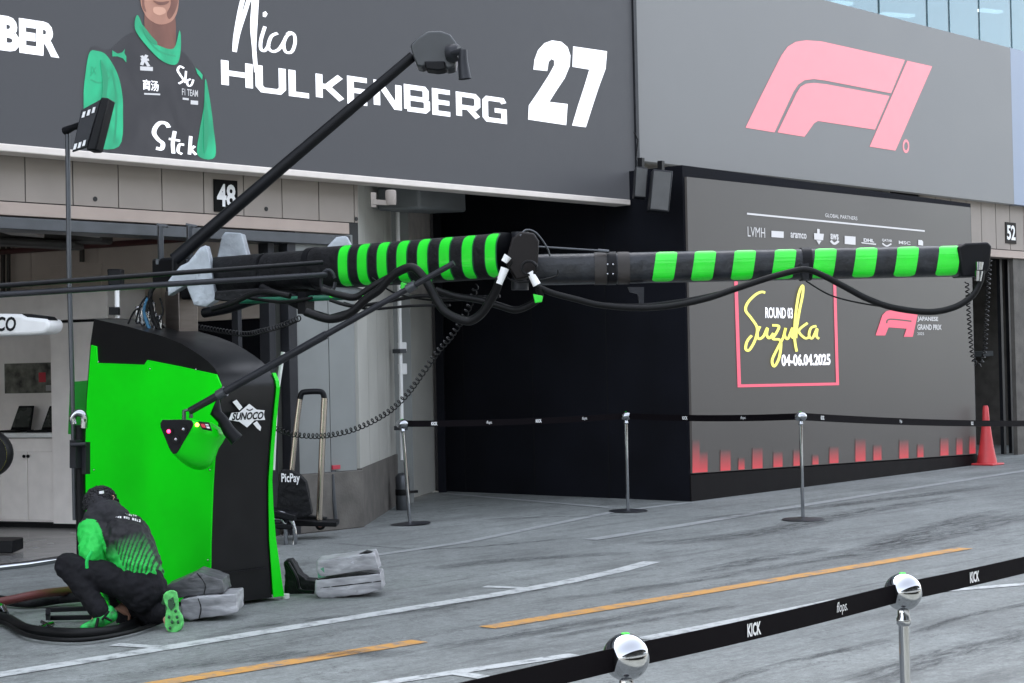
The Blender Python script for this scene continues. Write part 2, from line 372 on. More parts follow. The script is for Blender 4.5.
# lintel panels with seams
mb = MB(); sp = .485; x = 8.66-sp*30
while x < 12.6:
    mb.box((x+.006, Yw, 3.13), (min(x+sp, 12.6)-.006, Yw+.05, 4.3)); x += sp
mb.build('lintel_panel', M_wall, bl)
for px, py in ((95,199),(266,209),(356,219)): q = PY(px, py, Yw); mb = MB(); mb.lathe([(0,-.006),(.022,-.006),(.022,.0),(0,.0)], V((q.x, Yw-.001, q.z)), 12, axis=(0,1,0)); mb.build('vent_hole', M_seam, bl)
mb = MB(); mb.box((-8, Yw+.012, 2.9), (12.6, Yw+.3, 4.4)); mb.build('lintel_backing', M_seam, bl)
mb = MB(); mb.box((-8, Yw-.05, 3.0), (9.05, Yw+.02, 3.115)); mb.box((9.06, Yw-.05, 3.0), (12.42, Yw+.02, 3.115)); mb.build('beam', M_beam, bl, bevel=.006)
mb = MB(); mb.box((-8, Yw-.07, 2.88), (12.42, Yw+.25, 2.985)); mb.build('door_head', M_grm, bl, bevel=.008)
# pier
mb = MB(); 
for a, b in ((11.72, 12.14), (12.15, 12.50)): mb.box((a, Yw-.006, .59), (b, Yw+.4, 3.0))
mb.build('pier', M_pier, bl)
mb = MB(); mb.box((11.70, Yw-.02, 0), (12.575, Yw+.42, .585)); mb.build('concrete_skirt', M_conc, bl, bevel=.01)
mb = MB(); mb.box((11.60, Yw-.03, 0), (11.71, Yw+.1, 3.0)); mb.box((11.42, Yw+.05, 0), (11.50, Yw+.2, 3.0)); mb.box((11.15, Yw+.2, 0), (11.2, Yw+.3, 3.0))
mb.build('door_track', M_darkm, bl, bevel=.005)
# chamfered wall behind the pier
A = V((12.57, 13.47, 0)); B = V((14.93, 15.37, 0)); d = (B-A).normalized(); nrm = V((d.y, -d.x, 0))
def slab(mb, a, b, z0, z1, th=.1, proud=0):
    dd = (b-a).normalized(); nn = V((dd.y, -dd.x, 0)); a2 = a+nn*proud; b2 = b+nn*proud
    mb.prism([a2+V((0,0,z0)), b2+V((0,0,z0)), b2+V((0,0,z1)), a2+V((0,0,z1))], -nn*th)
mb = MB(); L = (B-A).length
for k in range(4): slab(mb, A+d*(L*k/4+.008), A+d*(L*(k+1)/4-.008), .60, 4.4)
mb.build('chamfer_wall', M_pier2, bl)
mb = MB(); slab(mb, A, B, 0, .60, .14, .02); slab(mb, A+d*.02, B-d*.02, .6, 4.4, .02, -.03); mb.build('chamfer_skirt', M_conc, bl)
B1 = V((15.2, 15.35, 0)); B2 = V((15.35, 15.6, 0)); B3 = V((16.62, 16.38, 0))
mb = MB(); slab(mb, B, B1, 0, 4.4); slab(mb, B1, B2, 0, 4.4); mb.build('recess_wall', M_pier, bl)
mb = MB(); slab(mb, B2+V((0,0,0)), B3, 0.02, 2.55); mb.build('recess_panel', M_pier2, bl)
mb = MB(); slab(mb, B2, B3, 2.56, 4.4); mb.build('recess_head', M_ceil, bl)
mb = MB(); slab(mb, V((16.63,16.2,0)), V((17.1,16.6,0)), 0, 4.4); mb.build('recess_end', M_drape, bl)
# interior of the garage
mb = MB(); mb.box((-12, 22.0, 0), (12.3, 22.2, 3.4)); mb.build('back_wall', M_int, bl)
mb = MB(); 
zdo = PX(240,319,12.3).z
for y0, y1, z0 in ((13.9, 14.09, 0), (16.4, 17.6, 0), (17.61, 19.0, 0), (19.01, 20.4, 0), (20.41, 22, 0)): mb.box((12.3, y0, z0), (12.42, y1, 3.4))
mb.box((12.3, 14.1, zdo), (12.42, 16.39, 3.4)); mb.build('side_wall', M_int, bl)
mb = MB(); mb.box((12.38, 14.12, 0), (12.41, 16.38, zdo-.01)); mb.box((12.425, 14.0, 0), (12.45, 16.5, zdo+.3)); mb.build('dark_doorway', M_drape, bl)
mb = MB(); mb.box((-12, Yw+.25, 3.36), (12.5, 22.2, 3.45)); mb.build('ceiling', M_ceil, bl)
for px, yv, wd in ((284,13.62,.05),(289,13.58,.03),(297,13.56,.06)):
    q = PY(px, 400, yv); mb = MB(); mb.box((q.x, yv, 0), (q.x+wd, yv+.04, 2.9)); mb.build('door_rail', M_grm if wd < .06 else M_darkm, bl)
for px, y0, y1 in ((286,300,352),(292,350,395)):
    mb = MB(); mb.box(PY(px, y1, 13.52), PY(px+5, y0, 13.60)); mb.build('door_motor_box', M_darkm, bl, bevel=.01)
# pipes, ceiling gear
mb = MB(); mb.tube([PX(-60,256,12.1), PX(160,241,12.1), PX(300,228,12.1)], .035); mb.build('red_pipe', mat('red_pipe_paint', (.09,.03,.03), .5), bl, True)
for px, r_ in ((82,.03),(3,.03),(8.5,.025)): mb = MB(); mb.tube([PX(px,318 if px < 50 else 262,12.2), PX(px,244,12.2)], r_); mb.build('drop_pipe', mat('dark_pipe_paint', (.05,.045,.04), .5), bl, True)
ac = M_int
for x0, x1 in ((3, 38), (63, 95)):
    mb = MB(); a = PD(x0, 226, 16.5); b = PD(x1, 229, 16.5); mb.bar(a, b, .5, .13); mb.build('ceiling_unit', mat('unit_grey', (.3,.27,.25), .6), bl, bevel=.01)
mb = MB(); mb.bar(PD(-20,241,17.2), PD(80,246,17.2), .4, .07); mb.bar(PD(-30,228,17.5), PD(108,231,17.5), .5, .24); mb.build('ceiling_duct', mat('duct_dark', (.04,.036,.033), .6), bl, bevel=.03)
# upper storeys
mb = MB(); mb.box((-30, 13.46, 4.42), (60, 23, 6.5)); mb.build('upper_wall', M_wall, bl)
mb = MB(); mb.box((-30, 13.3, 9.8), (60, 23, 14.0)); mb.build('roof_storey', M_grey, bl)
mb = MB(); mb.box((-30, 18.0, 6.5), (60, 18.2, 9.8)); mb.build('gallery_wall', M_rwin, bl)
mb = MB(); mb.box((-30, 13.9, 6.51), (60, 17.9, 6.55)); mb.build('gallery_floor', M_rwin, bl)
gl = bpy.data.materials.new('window_glass'); gl.use_nodes = True; nn_ = gl.node_tree.nodes; ll = gl.node_tree.links
pb = nn_['Principled BSDF']; pb.inputs['Base Color'].default_value = (.22,.29,.32,1); pb.inputs['Roughness'].default_value = .05; pb.inputs['Metallic'].default_value = .55
tr = nn_.new('ShaderNodeBsdfTransparent'); tr.inputs[0].default_value = (.55,.72,.78,1); mx = nn_.new('ShaderNodeMixShader'); mx.inputs[0].default_value = .55
ll.new(tr.outputs[0], mx.inputs[1]); ll.new(pb.outputs[0], mx.inputs[2]); ll.new(mx.outputs[0], nn_['Material Output'].inputs[0])
xs = [19.2]
Yg = 13.6
for px in (879, 927, 949, 979, 1011): xs.append(PY(px, 20, Yg).x)
xs += [xs[-1]+1.6*k for k in range(1, 4)]
xs = [19.2-1.6*k for k in range(6, 0, -1)]+xs
for a, b in zip(xs[:-1], xs[1:]):
    mb = MB(); mb.box((a+.03, Yg, 6.5), (b-.03, Yg+.02, 9.8)); p = mb.build('window', gl, bl)
mb = MB()
for i, a in enumerate(xs): mb = MB(); mb.box((a-.03, Yg-.06, 6.5), (a+.03, Yg+.08, 9.8))
mb = MB(); mb.box((xs[0], Yg+1.0, 9.7), (xs[-1], Yg+1.1, 9.78)); mb.build('gallery_ceiling_light_rail', M_white, bl)
for px, py, wd in ((897,14,30),(842,2,16),(990,10,20)):
    a = PY(px-wd/2, py, 15.2); b = PY(px+wd/2, py+2, 15.2); mb = MB(); mb.bar(a, b, .12, .05)
    mb.build('linear_light', mat('gallery_tube', (.9,.9,.9), .5, var=0, emit=(1,1,1), es=1.2), bl)
# right-hand garage beyond the booth
mb = MB(); x = 24.2
sp = (27.36-27.02)*1.45
while x < 33:
    mb.box((x+.01, Yw, 3.36), (x+sp-.01, Yw+.06, 4.4)); x += sp
mb.build('lintel_panel', M_wall, bl)
mb = MB(); mb.box((24.2, Yw+.02, 3.3), (33, Yw+.5, 4.4)); mb.build('lintel_backing', M_seam, bl)
mb = MB(); mb.box((24.2, Yw-.05, 3.22), (33, Yw+.2, 3.34)); mb.build('beam', M_beam, bl, bevel=.006)
mb = MB(); a = PY(1016, 400, Yw).x; mb.box((a, Yw-.01, 0), (a+.5, Yw+.06, 3.22)); mb.build('pier', M_conc, bl)
mb = MB()
for px in (1003, 1011): q = PY(px, 400, Yw+.3).x; mb.box((q, Yw+.3, 0), (q+.08, Yw+.36, 3.25))
mb.build('door_track', M_darkm, bl)
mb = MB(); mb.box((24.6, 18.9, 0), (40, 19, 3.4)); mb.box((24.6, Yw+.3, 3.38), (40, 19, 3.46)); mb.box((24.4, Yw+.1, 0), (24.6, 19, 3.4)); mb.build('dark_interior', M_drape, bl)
mb = MB(); mb.bar(PY(976,354,15.5), PY(1001,353,15.5), .3, .1); mb.build('shelf', M_grey, bl, bevel=.01)
mb = MB(); mb.box((30.2, Yw, 0), (60, Yw+.3, 4.4)); mb.box((30.2, Yw+.3, 0), (30.4, 19, 3.4)); mb.build('far_wall', M_conc, bl)
# air curtain box, downpipe, wall camera, gas bottle
mb = MB(); a = PD(398, 198, 19.6); b = PD(446, 202, 21.2); mb.bar(a, b, .5, .26); mb.build('soffit_box', M_grey, bl, bevel=.03)
t = thing('downpipe', 'thin white vertical downpipe in the recess right of the garage pier', 'pipe', G(404,505))
q = G(403.5, 507); mb = MB(); mb.tube([V((q.x,q.y,.55)), V((q.x,q.y,4.2))], .025); mb.build('pipe', M_white, t, True)
mb = MB(); 
for z in (.9, 1.8, 2.7): mb.box((q.x-.05, q.y-.05, z), (q.x+.05, q.y+.08, z+.05))
mb.build('bracket', M_grm, t)
mb = MB(); mb.box((q.x+.03, q.y+.02, 1.55), (q.x+.13, q.y+.08, 1.68)); mb.box((q.x+.03, q.y+.02, 1.82), (q.x+.13, q.y+.08, 1.93)); mb.build('socket_box', M_white, t, bevel=.01)
q2 = G(403, 510)
t = thing('gas_cylinder', 'small silver cylinder with black band standing at the foot of the downpipe', 'cylinder', q2)
mb = MB(); mb.lathe([(0,0),(.075,0),(.08,.02),(.08,.17),(.08,.17)], q2, 20); mb.lathe([(.08,.24),(.08,.38),(.05,.42),(.0,.43)], q2, 20); mb.build('shell', M_grm, t, True)
mb = MB(); mb.lathe([(.082,.17),(.084,.175),(.084,.235),(.082,.24)], q2, 20); mb.build('band', M_rub, t, True)
mb = MB(); mb.bar(q2+V((.08,0,.2)), q2+V((.2,-.04,.2)), .03); mb.build('clamp', M_rub, t)
t = thing('wall_camera', 'small beige security camera on bracket high on the garage pier', 'security camera', PD(385, 178, 18.0))
mb = MB(); mb.lathe([(0,0),(.05,0),(.055,.03),(.055,.14),(.045,.15),(0,.15)], PD(391,205,18.0), 16); mb.build('housing', M_wall, t, True)
mb = MB(); mb.bar(PD(373,202,18.0), PD(389,203,18.0), .05, .05); mb.box(PD(371,207,18.1), PD(376,192,18.1)+V((.04,.04,0))); mb.build('bracket', M_wall, t, bevel=.01)
mb = MB(); mb.box((12.25, Yw-.03, .615), (12.15, Yw-.008, .655)); o = mb.build('wall_sticker', mat('red_sticker', (.4,.03,.05), .5)); tag(o, 'small red sticker low on the garage pier above the concrete skirt', 'sticker')

# number signs
def numsign(txt, x0, y0, x1, y1, label, dark):
    pl = Plane((0, Yw-.015, 0), (1, 0, 0)); a = pl.uv(x0, y0); b = pl.uv(x1, y1)
    t = thing('garage_number_sign', label, 'sign', pl.w(a[0], b[1]))
    mb = MB(); mb.box((a[0], Yw-.015, b[1]), (b[0], Yw-.001, a[1])); mb.build('plate', dark, t)
    w_ = b[0]-a[0]; h_ = a[1]-b[1]
    pl.text(txt, 'digits', t, M_wpaint, None, bold=.03, font_box=((a[0]+w_*.10, a[1]-h_*.13), (b[0]-w_*.10, b[1]+h_*.16)))
numsign('48', 214, 179, 238, 213, 'black square sign with white number 48 on the beige lintel', mat('sign_black', (.002,.002,.002), .6, spec=.1))
numsign('52', 1005.5, 222, 1016.5, 244, 'small dark sign with number 52 over the far garage', mat('sign_brown', (.02,.017,.015), .6, spec=.1))

# unseen other side of the pit lane, added for the chrome heads to reflect
t = thing('pit_wall', 'unseen long low concrete pit wall with white top rail, added for reflections', 'wall', (0, -7, 0))
mb = MB(); mb.box((-60, -7.3, 0), (90, -7, 1.15)); mb.build('wall', M_conc, t); mb = MB(); mb.box((-60, -7.35, 1.152), (90, -6.95, 1.25)); mb.build('rail', M_white, t)
t = thing('reflection_canopy', 'unseen dark flat canopy on thin posts, added to darken the chrome reflections', 'canopy', (2, -4, 0))  # added roof out of view, gives the chrome balls something dark to reflect
mb = MB(); mb.box((-9, -7.5, 3.3), (13, -1.6, 3.45)); mb.build('roof', M_darkm, t)
for x_ in (-8.5, 0, 8, 12.5):
    mb = MB(); mb.box((x_-.05, -2.0, 0), (x_+.05, -1.9, 3.3)); mb.build('post', M_grm, t)
t = thing('grandstand', 'unseen grey roofed grandstand far across the track, added for reflections', 'grandstand', (0, -30, 0))
mb = MB(); mb.prism([V((-90,-22,0)), V((-90,-44,0)), V((-90,-44,12)), V((-90,-22,3))], (200,0,0)); mb.build('seating', M_grey, t)
mb = MB(); mb.box((-90,-46,15), (110,-22,15.8)); mb.build('roof', M_grey, t)

# ================================================================== TEAM DISPLAY
YL = 13.2
led = thing('team_led_display', 'wide dark grey display board over garage showing driver portrait, name and number 27', 'display board', (14, YL, 3.4))
zb = PY(300,170,YL).z; xr = PY(633.5, 100, YL).x
mb = MB(); mb.box((-3, YL, zb), (xr, YL+.2, 7.6)); mb.build('screen', M_led, led)
mb = MB(); mb.box((-3, YL-.04, zb-.072), (xr-.15, YL+.2, zb-.006)); mb.build('bottom_trim', M_trim, led, bevel=.01)
mb = MB(); mb.box((xr+.002, YL-.03, zb-.01), (xr+.06, YL+.21, 7.6)); mb.build('side_edge', M_darkm, led)
P = Plane((0, YL, 0), (1, 0, 0)); P.asp = .55
GL = {'H': [[(0,0),(0,1)],[(1,0),(1,1)],[(0,.5),(1,.5)]], 'U': [[(0,1),(0,.15),(.15,0),(.85,0),(1,.15),(1,1)]], 'L': [[(0,1),(0,0),(.95,0)]],
      'K': [[(0,0),(0,1)],[(.0,.5),(.35,.5),(.95,1)],[(.35,.5),(1,0)]], 'E': [[(.95,1),(0,1),(0,0),(.95,0)],[(0,.5),(.9,.5)]], 'N': [[(0,0),(0,1),(.12,1),(.88,0),(1,0),(1,1)]],
      'B': [[(0,0),(0,1),(.85,1),(.95,.9),(.95,.6),(.85,.5),(0,.5)],[(.85,.5),(1,.4),(1,.1),(.88,0),(0,0)]], 'R': [[(0,0),(0,1),(.85,1),(1,.88),(1,.55),(.85,.42),(0,.42)],[(.5,.42),(1,0)]],
      'G': [[(1,.85),(.9,1),(.12,1),(0,.88),(0,.12),(.12,0),(1,0),(1,.48),(.5,.48)]]}
ua, va = P.uv(221, 57); ub, vb = P.uv(507, 123); vb = (vb+P.uv(221, 89)[1])/2; word = 'HULKENBERG'; adv = (ub-ua+.07)/len(word); gw = adv-.17; hh = va-vb
WD = dict(H=1.04,U=1.04,L=.84,K=1.06,E=.88,N=1.1,B=1.04,R=1.04,G=1.08); tot = sum(WD[c] for c in word); gap = .085; unit = (ub-ua-gap*(len(word)-1)-.05)/tot; cur = ua+.04
mb = MB()
for i, ch in enumerate(word):
    gw = WD[ch]*unit-.04
    for j, st_ in enumerate(GL[ch]): P.ribbon(mb, [(cur+x*gw, vb+.027+y*(hh-.054)) for x, y in st_], .050, smooth=False, k=1+.3*j, uvin=True)
    cur += WD[ch]*unit+gap
mb.build('name_lettering', M_wtxt, led)
def closed(p, n=5):
    out = []; L = len(p)
    for i in range(L):
        p0, p1, p2, p3 = [V((*p[(i+j) % L], 0)) for j in (-1, 0, 1, 2)]
        for q in range(n):
            t = q/n; r_ = .5*((2*p1)+(p2-p0)*t+(2*p0-5*p1+4*p2-p3)*t*t+(-p0+3*p1-3*p2+p3)*t**3); out.append((r_.x, r_.y))
    return out
def traced(pl, polys, name, mt, parent, k=1.):
    mb = MB()
    for p in polys: pl.poly(mb, closed(p) if name.startswith('portrait') else p, k)
    return mb.build(name, mt, parent)
Q = lambda pts: [(300+x/2.844, y/2.844) for x, y in pts]
two = Q([(663,198),(666,170),(676,143),(694,123),(716,115),(742,119),(760,134),(768,158),(766,188),(752,222),(728,258),(708,290),(760,296),(756,356),(648,340),(650,300),(676,262),(706,215),(722,186),(722,172),(714,168),(706,176),(702,202)])
seven = Q([(776,132),(872,146),(868,196),(848,250),(830,305),(812,362),(773,357),(790,300),(808,245),(822,198),(774,190)])
traced(P, [two, seven], 'number_27', M_wtxt, led)
P.text('BER', 'team_name_lettering', led, M_wtxt, ((-1, 15), (59, 58)), bold=.05)
Q1 = lambda pts: [(x/3.009, y/3.009) for x, y in pts]
mb = MB()
P.ribbon(mb, Q1([(740,-40),(722,30),(708,110),(705,156)]), .03)
P.ribbon(mb, Q1([(705,156),(716,100),(735,40),(752,-10),(762,0),(758,80),(764,150),(770,218)]), .028, k=1.2)
P.ribbon(mb, Q1([(770,218),(764,150),(768,60),(774,-40)]), .028, k=1.4)
P.ribbon(mb, Q1([(796,80),(784,120),(784,148),(796,152),(808,135)]), .024, k=1.6)
P.ribbon(mb, Q1([(834,100),(815,110),(806,140),(818,155),(838,148),(856,120)]), .024, k=1.8)
P.ribbon(mb, Q1([(878,100),(862,108),(852,132),(858,156),(876,156),(886,130),(884,106),(872,98),(862,104)]), .024, k=2.)
P.poly(mb, Q1([(790,38),(798,34),(804,42),(798,52),(790,50)]), 1)
mb.build('script_lettering', M_wtxt, led)
# portrait: a generic driver figure in team suit
E1 = dict(spec=.3, var=.04)
Msk = mat('screen_skin', (.15,.08,.06), .5, emit=(.42,.22,.17), es=.4, **E1)
Msk2 = mat('screen_skin_shade', (.07,.035,.03), .5, emit=(.18,.08,.06), es=.4, **E1)
Mgr = mat('screen_green', (.02,.14,.08), .5, emit=(.01,.42,.20), es=.42, **E1)
Mgr2 = mat('screen_dark_green', (.02,.15,.08), .5, emit=(.01,.22,.11), es=.4, **E1)
Msuit = mat('screen_suit', (.016,.016,.02), .5, emit=(.034,.034,.038), es=.45, **E1)
def tonal(m, lo=.55, hi=1.35, sc=3.):
    n = m.node_tree.nodes; l = m.node_tree.links; b = n['Principled BSDF']; e = tuple(b.inputs['Emission Color'].default_value)[:3]
    tc = n.new('ShaderNodeTexCoord'); mp = n.new('ShaderNodeMapping'); mp.inputs['Rotation'].default_value = (0, .5, 0); mp.inputs['Scale'].default_value = (1.6, 1, .8); l.new(tc.outputs['Object'], mp.inputs[0])
    t = n.new('ShaderNodeTexNoise'); t.inputs['Scale'].default_value = sc; t.inputs['Detail'].default_value = 5; t.inputs['Distortion'].default_value = .8; l.new(mp.outputs[0], t.inputs[0])
    r = n.new('ShaderNodeMapRange'); r.inputs[1].default_value = .35; r.inputs[2].default_value = .65; r.inputs[3].default_value = lo; r.inputs[4].default_value = hi; l.new(t.outputs[0], r.inputs[0])
    x = n.new('ShaderNodeVectorMath'); x.operation = 'SCALE'; x.inputs[0].default_value = e; l.new(r.outputs[0], x.inputs['Scale']); l.new(x.outputs[0], b.inputs['Emission Color'])
tonal(Mgr, .65, 1.35, 3.5); tonal(Msk, .8, 1.2, 3); tonal(Msk2, .7, 1.3, 4); tonal(Msuit, .75, 1.25, 3)
traced(P, [Q1([(420,-60),(534,-60),(536,0),(530,40),(512,66),(478,74),(446,58),(428,30),(421,0)])], 'portrait_face', Msk, led, 2)
traced(P, [Q1([(434,40),(446,58),(478,74),(512,66),(526,56),(524,150),(490,150),(440,110)])], 'portrait_neck', Msk2, led, 1.5)
Mskh = mat('screen_skin_light', (.2,.12,.09), .5, emit=(.62,.36,.28), es=.42, **E1); tonal(Mskh, .9, 1.1)
traced(P, [Q1([(446,-50),(496,-55),(500,-10),(470,-6),(440,-12)]), Q1([(462,22),(490,24),(496,38),(478,46),(460,38)])], 'portrait_highlight', Mskh, led, 2.6)
traced(P, [Q1([(505,-50),(532,-50),(534,0),(524,36),(508,58),(500,40),(512,10)]), Q1([(424,-50),(434,-40),(432,10),(438,36),(426,20)])], 'portrait_cheek_shade', Msk2, led, 2.4)
traced(P, [Q1([(300,180),(322,230),(318,300),(326,380),(312,420),(300,340),(306,260)]), Q1([(614,300),(624,350),(622,430),(612,460),(610,380)]), Q1([(424,74),(452,108),(470,128),(462,136),(436,110)])], 'portrait_fold', Mgr2, led, 3.4)
traced(P, [Q1([(458,2),(480,7),(506,4),(496,14),(474,15)])], 'portrait_mouth', Msk2, led, 3)
traced(P, [Q1([(268,160),(330,148),(410,96),(540,150),(588,205),(618,250),(602,468),(300,442)])], 'portrait_suit', Msuit, led, 1)
for pl_ in (Q1([(268,158),(292,154),(318,166),(346,210),(362,260),(368,330),(356,441),(262,428),(250,300),(256,220)]), Q1([(616,238),(628,290),(640,380),(645,472),(594,468),(598,400),(612,320)])): traced(P, [pl_], 'portrait_sleeve', Mgr, led, 2)
traced(P, [Q1([(412,46),(440,110),(472,136),(520,146),(538,92),(541,150),(528,194),(486,184),(440,140),(404,88)])], 'portrait_collar', Mgr, led, 3)
mb = MB(); P.ribbon(mb, Q1([(418,80),(450,130),(482,158),(526,170)]), .012, k=3.6); P.ribbon(mb, Q1([(334,210),(345,270),(348,340),(342,430)]), .012, k=2.6); P.ribbon(mb, Q1([(270,240),(300,250),(330,232)]), .012, k=2.6)
mb.build('portrait_seam', Mgr2, led)
mb = MB(); P.poly(mb, Q1([(336,152),(352,162),(366,158),(374,148),(372,160),(378,170),(378,188),(368,176),(352,170),(336,170)]), 2.2); P.poly(mb, Q1([(586,204),(598,214),(608,226),(606,240),(600,232),(592,222)]), 2.2)
mb.build('cat_emblem', Mgr, led)
mb = MB()
P.ribbon(mb, Q1([(506,384),(498,372),(480,370),(466,384),(462,402),(474,420),(488,432),(484,448),(468,446)]), .028, k=2.2)
P.ribbon(mb, Q1([(524,395),(518,430),(520,462)]), .024, k=2.4); P.ribbon(mb, Q1([(506,418),(540,424)]), .02, k=2.5)
P.ribbon(mb, Q1([(552,436),(538,436),(534,456),(546,464)]), .02, k=2.5); P.ribbon(mb, Q1([(572,410),(568,465)]), .022, k=2.5); P.ribbon(mb, Q1([(584,440),(574,450),(588,466)]), .02, k=2.7)
P.ribbon(mb, Q1([(552,206),(540,200),(533,212),(542,228),(550,242),(536,252)]), .015, k=2.2)
P.ribbon(mb, Q1([(558,214),(555,250)]), .013, k=2.3); P.ribbon(mb, Q1([(572,238),(562,244),(564,258),(574,256),(580,240)]), .013, k=2.4)
mb.build('chest_script', M_wtxt, led)
P.text('F1 TEAM', 'chest_lettering', led, M_wdim, (Q1([(546,266)])[0], Q1([(594,292)])[0]), bold=.01, k=2)
P.text('商汤', 'chest_characters', led, M_wtxt, (Q1([(428,238)])[0], Q1([(476,276)])[0]), bold=.02, k=2)
mb = MB(); 
for a in ((432,280,480,287),(420,200,458,214),(548,294,566,302),(572,302,594,316)): P.poly(mb, Q1([(a[0],a[1]),(a[2],a[1]+2),(a[2],a[3]),(a[0],a[3]-2)]), 2)
P.ribbon(mb, Q1([(424,168),(436,184),(446,200)]), .02, k=2.3); P.ribbon(mb, Q1([(440,166),(430,182),(424,196)]), .02, k=2.4); P.ribbon(mb, Q1([(422,180),(446,180)]), .02, k=2.5)
mb.build('chest_badge', M_wdim, led)
mb = MB(); P.text('JX', 'sleeve_lettering', led, Mgr2, (Q1([(268,200)])[0], Q1([(288,232)])[0]), bold=.02, k=3)

# ================================================================== F1 FACADE DISPLAY
YF = 13.3; ZF0 = PY(636,160,YF).z; ZF1 = PY(1024,51.4,YF).z
fd = thing('grey_facade_display', 'huge pale grey facade display with pink racing logo above the black booth', 'display board', (20, YF, 4))
xe = PY(1012, 120, YF).x
mb = MB(); mb.box((14.0, YF, ZF0), (xe, YF+.14, ZF1)); mb.build('screen', M_f1, fd)
mb = MB(); mb.box((xe+.004, YF, ZF0), (36, YF+.14, ZF1)); mb.build('pale_blue_screen', M_f1b, fd)
P2 = Plane((0, YF, 0), (1, 0, 0))
Q3 = lambda pts: [(620+x/2.530, y/2.530) for x, y in pts]
traced(P2, [Q3([(317,323),(350,255),(385,185),(408,140),(424,118),(444,106),(470,102),(510,105),(720,152),(685,236),(520,204),(490,200),(466,203),(450,214),(438,232),(390,335)]),
            Q3([(398,335),(446,236),(456,220),(470,212),(490,210),(520,213),(681,243),(644,328),(500,306),(490,312),(466,346)]),
            Q3([(726,154),(789,168),(696,381),(631,371)])], 'racing_logo', M_pink, fd)
mb = MB(); c0 = Q3([(723,370)])[0]; P2.ribbon(mb, [(c0[0]+2.6*math.cos(a), c0[1]+5.5*math.sin(a)) for a in [i*.7 for i in range(10)]], .04); mb.build('registered_mark', M_pink, fd)
mb = MB(); mb.tube([PY(634,132,YF-.3), PY(638,140,YF-.3), PY(636,160,YF-.3)], .008); mb.build('loose_cable', M_rub, fd, True)

# ================================================================== BOOTH
bo = thing('black_booth', 'large black event booth with a round 03 Suzuka screen wall', 'booth', (16.8, 12.41, 0))
U = V((7.74, .38, 0)).normalized(); P0 = V((16.80, 12.41, 0)); Lb = 7.77
mb = MB(); E0 = P0; E1_ = P0+U*Lb; bk = V((0, 4.4, 0))
mb.prism([E0, E1_, E1_+bk, E0+bk], (0, 0, 3.925)); mb.build('shell', M_drape, bo)
mb = MB()
for yy in (13.6, 14.8, 16.0): mb.box((16.794, yy, 0), (16.799, yy+.02, 3.9))
mb.build('side_seam', mat('booth_seam', (.006,.0065,.008), .8, spec=.15), bo)
P3 = Plane(P0, U, off=.006); P3.asp = .45
a, b = P3.uv(684.5, 177), P3.uv(968.5, 207.5); c_, d_ = P3.uv(690.5, 473.5), P3.uv(974.5, 454)
mb = MB(); mb.prism([P3.w(a[0], a[1], 0)+P3.N*.001, P3.w(b[0], b[1], 0)+P3.N*.001, P3.w(d_[0], d_[1], 0)+P3.N*.001, P3.w(c_[0], c_[1], 0)+P3.N*.001], P3.N*.03)
mb.build('screen_panel', M_bscr, bo)
P3.P0 = P3.P0+P3.N*.031
M_bpl = mat('booth_plinth', (.0045,.0035,.0042), .6, var=.2, spec=.1)
mb = MB(); mb.prism([P0+P3.N*.002, P0+U*Lb+P3.N*.002, P0+U*Lb+P3.N*.002+V((0,0,.14)), P0+P3.N*.002+V((0,0,.31))], P3.N*.02); mb.build('plinth', M_bpl, bo)
Q7 = lambda pts: [(680+x/2.971, 190+y/2.971) for x, y in pts]
mb = MB()
P3.ribbon(mb, Q7([(165,270),(175,582),(467,576),(458,262)]), .035, smooth=False); mb.build('red_frame', M_pink2, bo)
mb = MB()
SW = .029
P3.ribbon(mb, Q7([(252,305),(240,303),(222,312),(200,335),(194,358),(210,380),(228,410),(222,445),(205,475),(194,472),(198,450),(212,432)]), SW, k=1)
P3.ribbon(mb, Q7([(236,405),(228,425),(232,442),(246,435),(258,410),(256,430),(264,440),(276,425)]), SW, k=1.3)
P3.ribbon(mb, Q7([(272,402),(292,405),(284,425),(274,442),(294,445),(298,462),(292,500),(278,524),(272,505),(288,470),(304,440)]), SW, k=1.6)
P3.ribbon(mb, Q7([(304,440),(312,410),(308,430),(318,442),(332,410),(330,435),(338,440)]), SW, k=1.9)
P3.ribbon(mb, Q7([(344,480),(338,440),(340,380),(350,310),(362,284),(362,310),(352,360),(344,410),(342,440)]), SW, k=2.2)
P3.ribbon(mb, Q7([(376,395),(350,418),(368,440),(382,436)]), SW, k=2.5)
P3.ribbon(mb, Q7([(402,404),(386,410),(380,432),(390,440),(404,412),(402,434),(410,442)]), SW, k=2.8)
mb.build('script_lettering', M_yel, bo)
P3.text('ROUND 03', 'round_lettering', bo, M_wtxt, (Q7([(252,348)])[0], Q7([(334,382)])[0]), bold=.02)
P3.text('04-06.04.2025', 'date_lettering', bo, M_wtxt, (Q7([(300,488)])[0], Q7([(446,520)])[0]), bold=.035)
traced(P3, [Q7([(580,432),(600,372),(612,360),(630,356),(706,364),(690,436),(664,436),(672,412),(618,408),(608,432)])], 'small_racing_logo', M_pink2, bo)
mb = MB(); P3.ribbon(mb, Q7([(612,396),(622,384),(686,390)]), .02, k=1.6); mb.build('logo_gap', M_bscr, bo)
P3.text('JAPANESE', 'event_lettering', bo, M_wdim, (Q7([(704,376)])[0], Q7([(766,393)])[0]), bold=.02)
P3.text('GRAND PRIX', 'event_lettering', bo, M_wdim, (Q7([(704,399)])[0], Q7([(776,416)])[0]), bold=.02)
P3.text('2025', 'event_lettering', bo, M_wdim, (Q7([(704,423)])[0], Q7([(724,431)])[0]), bold=.0)
Q8 = lambda pts: [(730+x/5.12, 200+y/5.12) for x, y in pts]
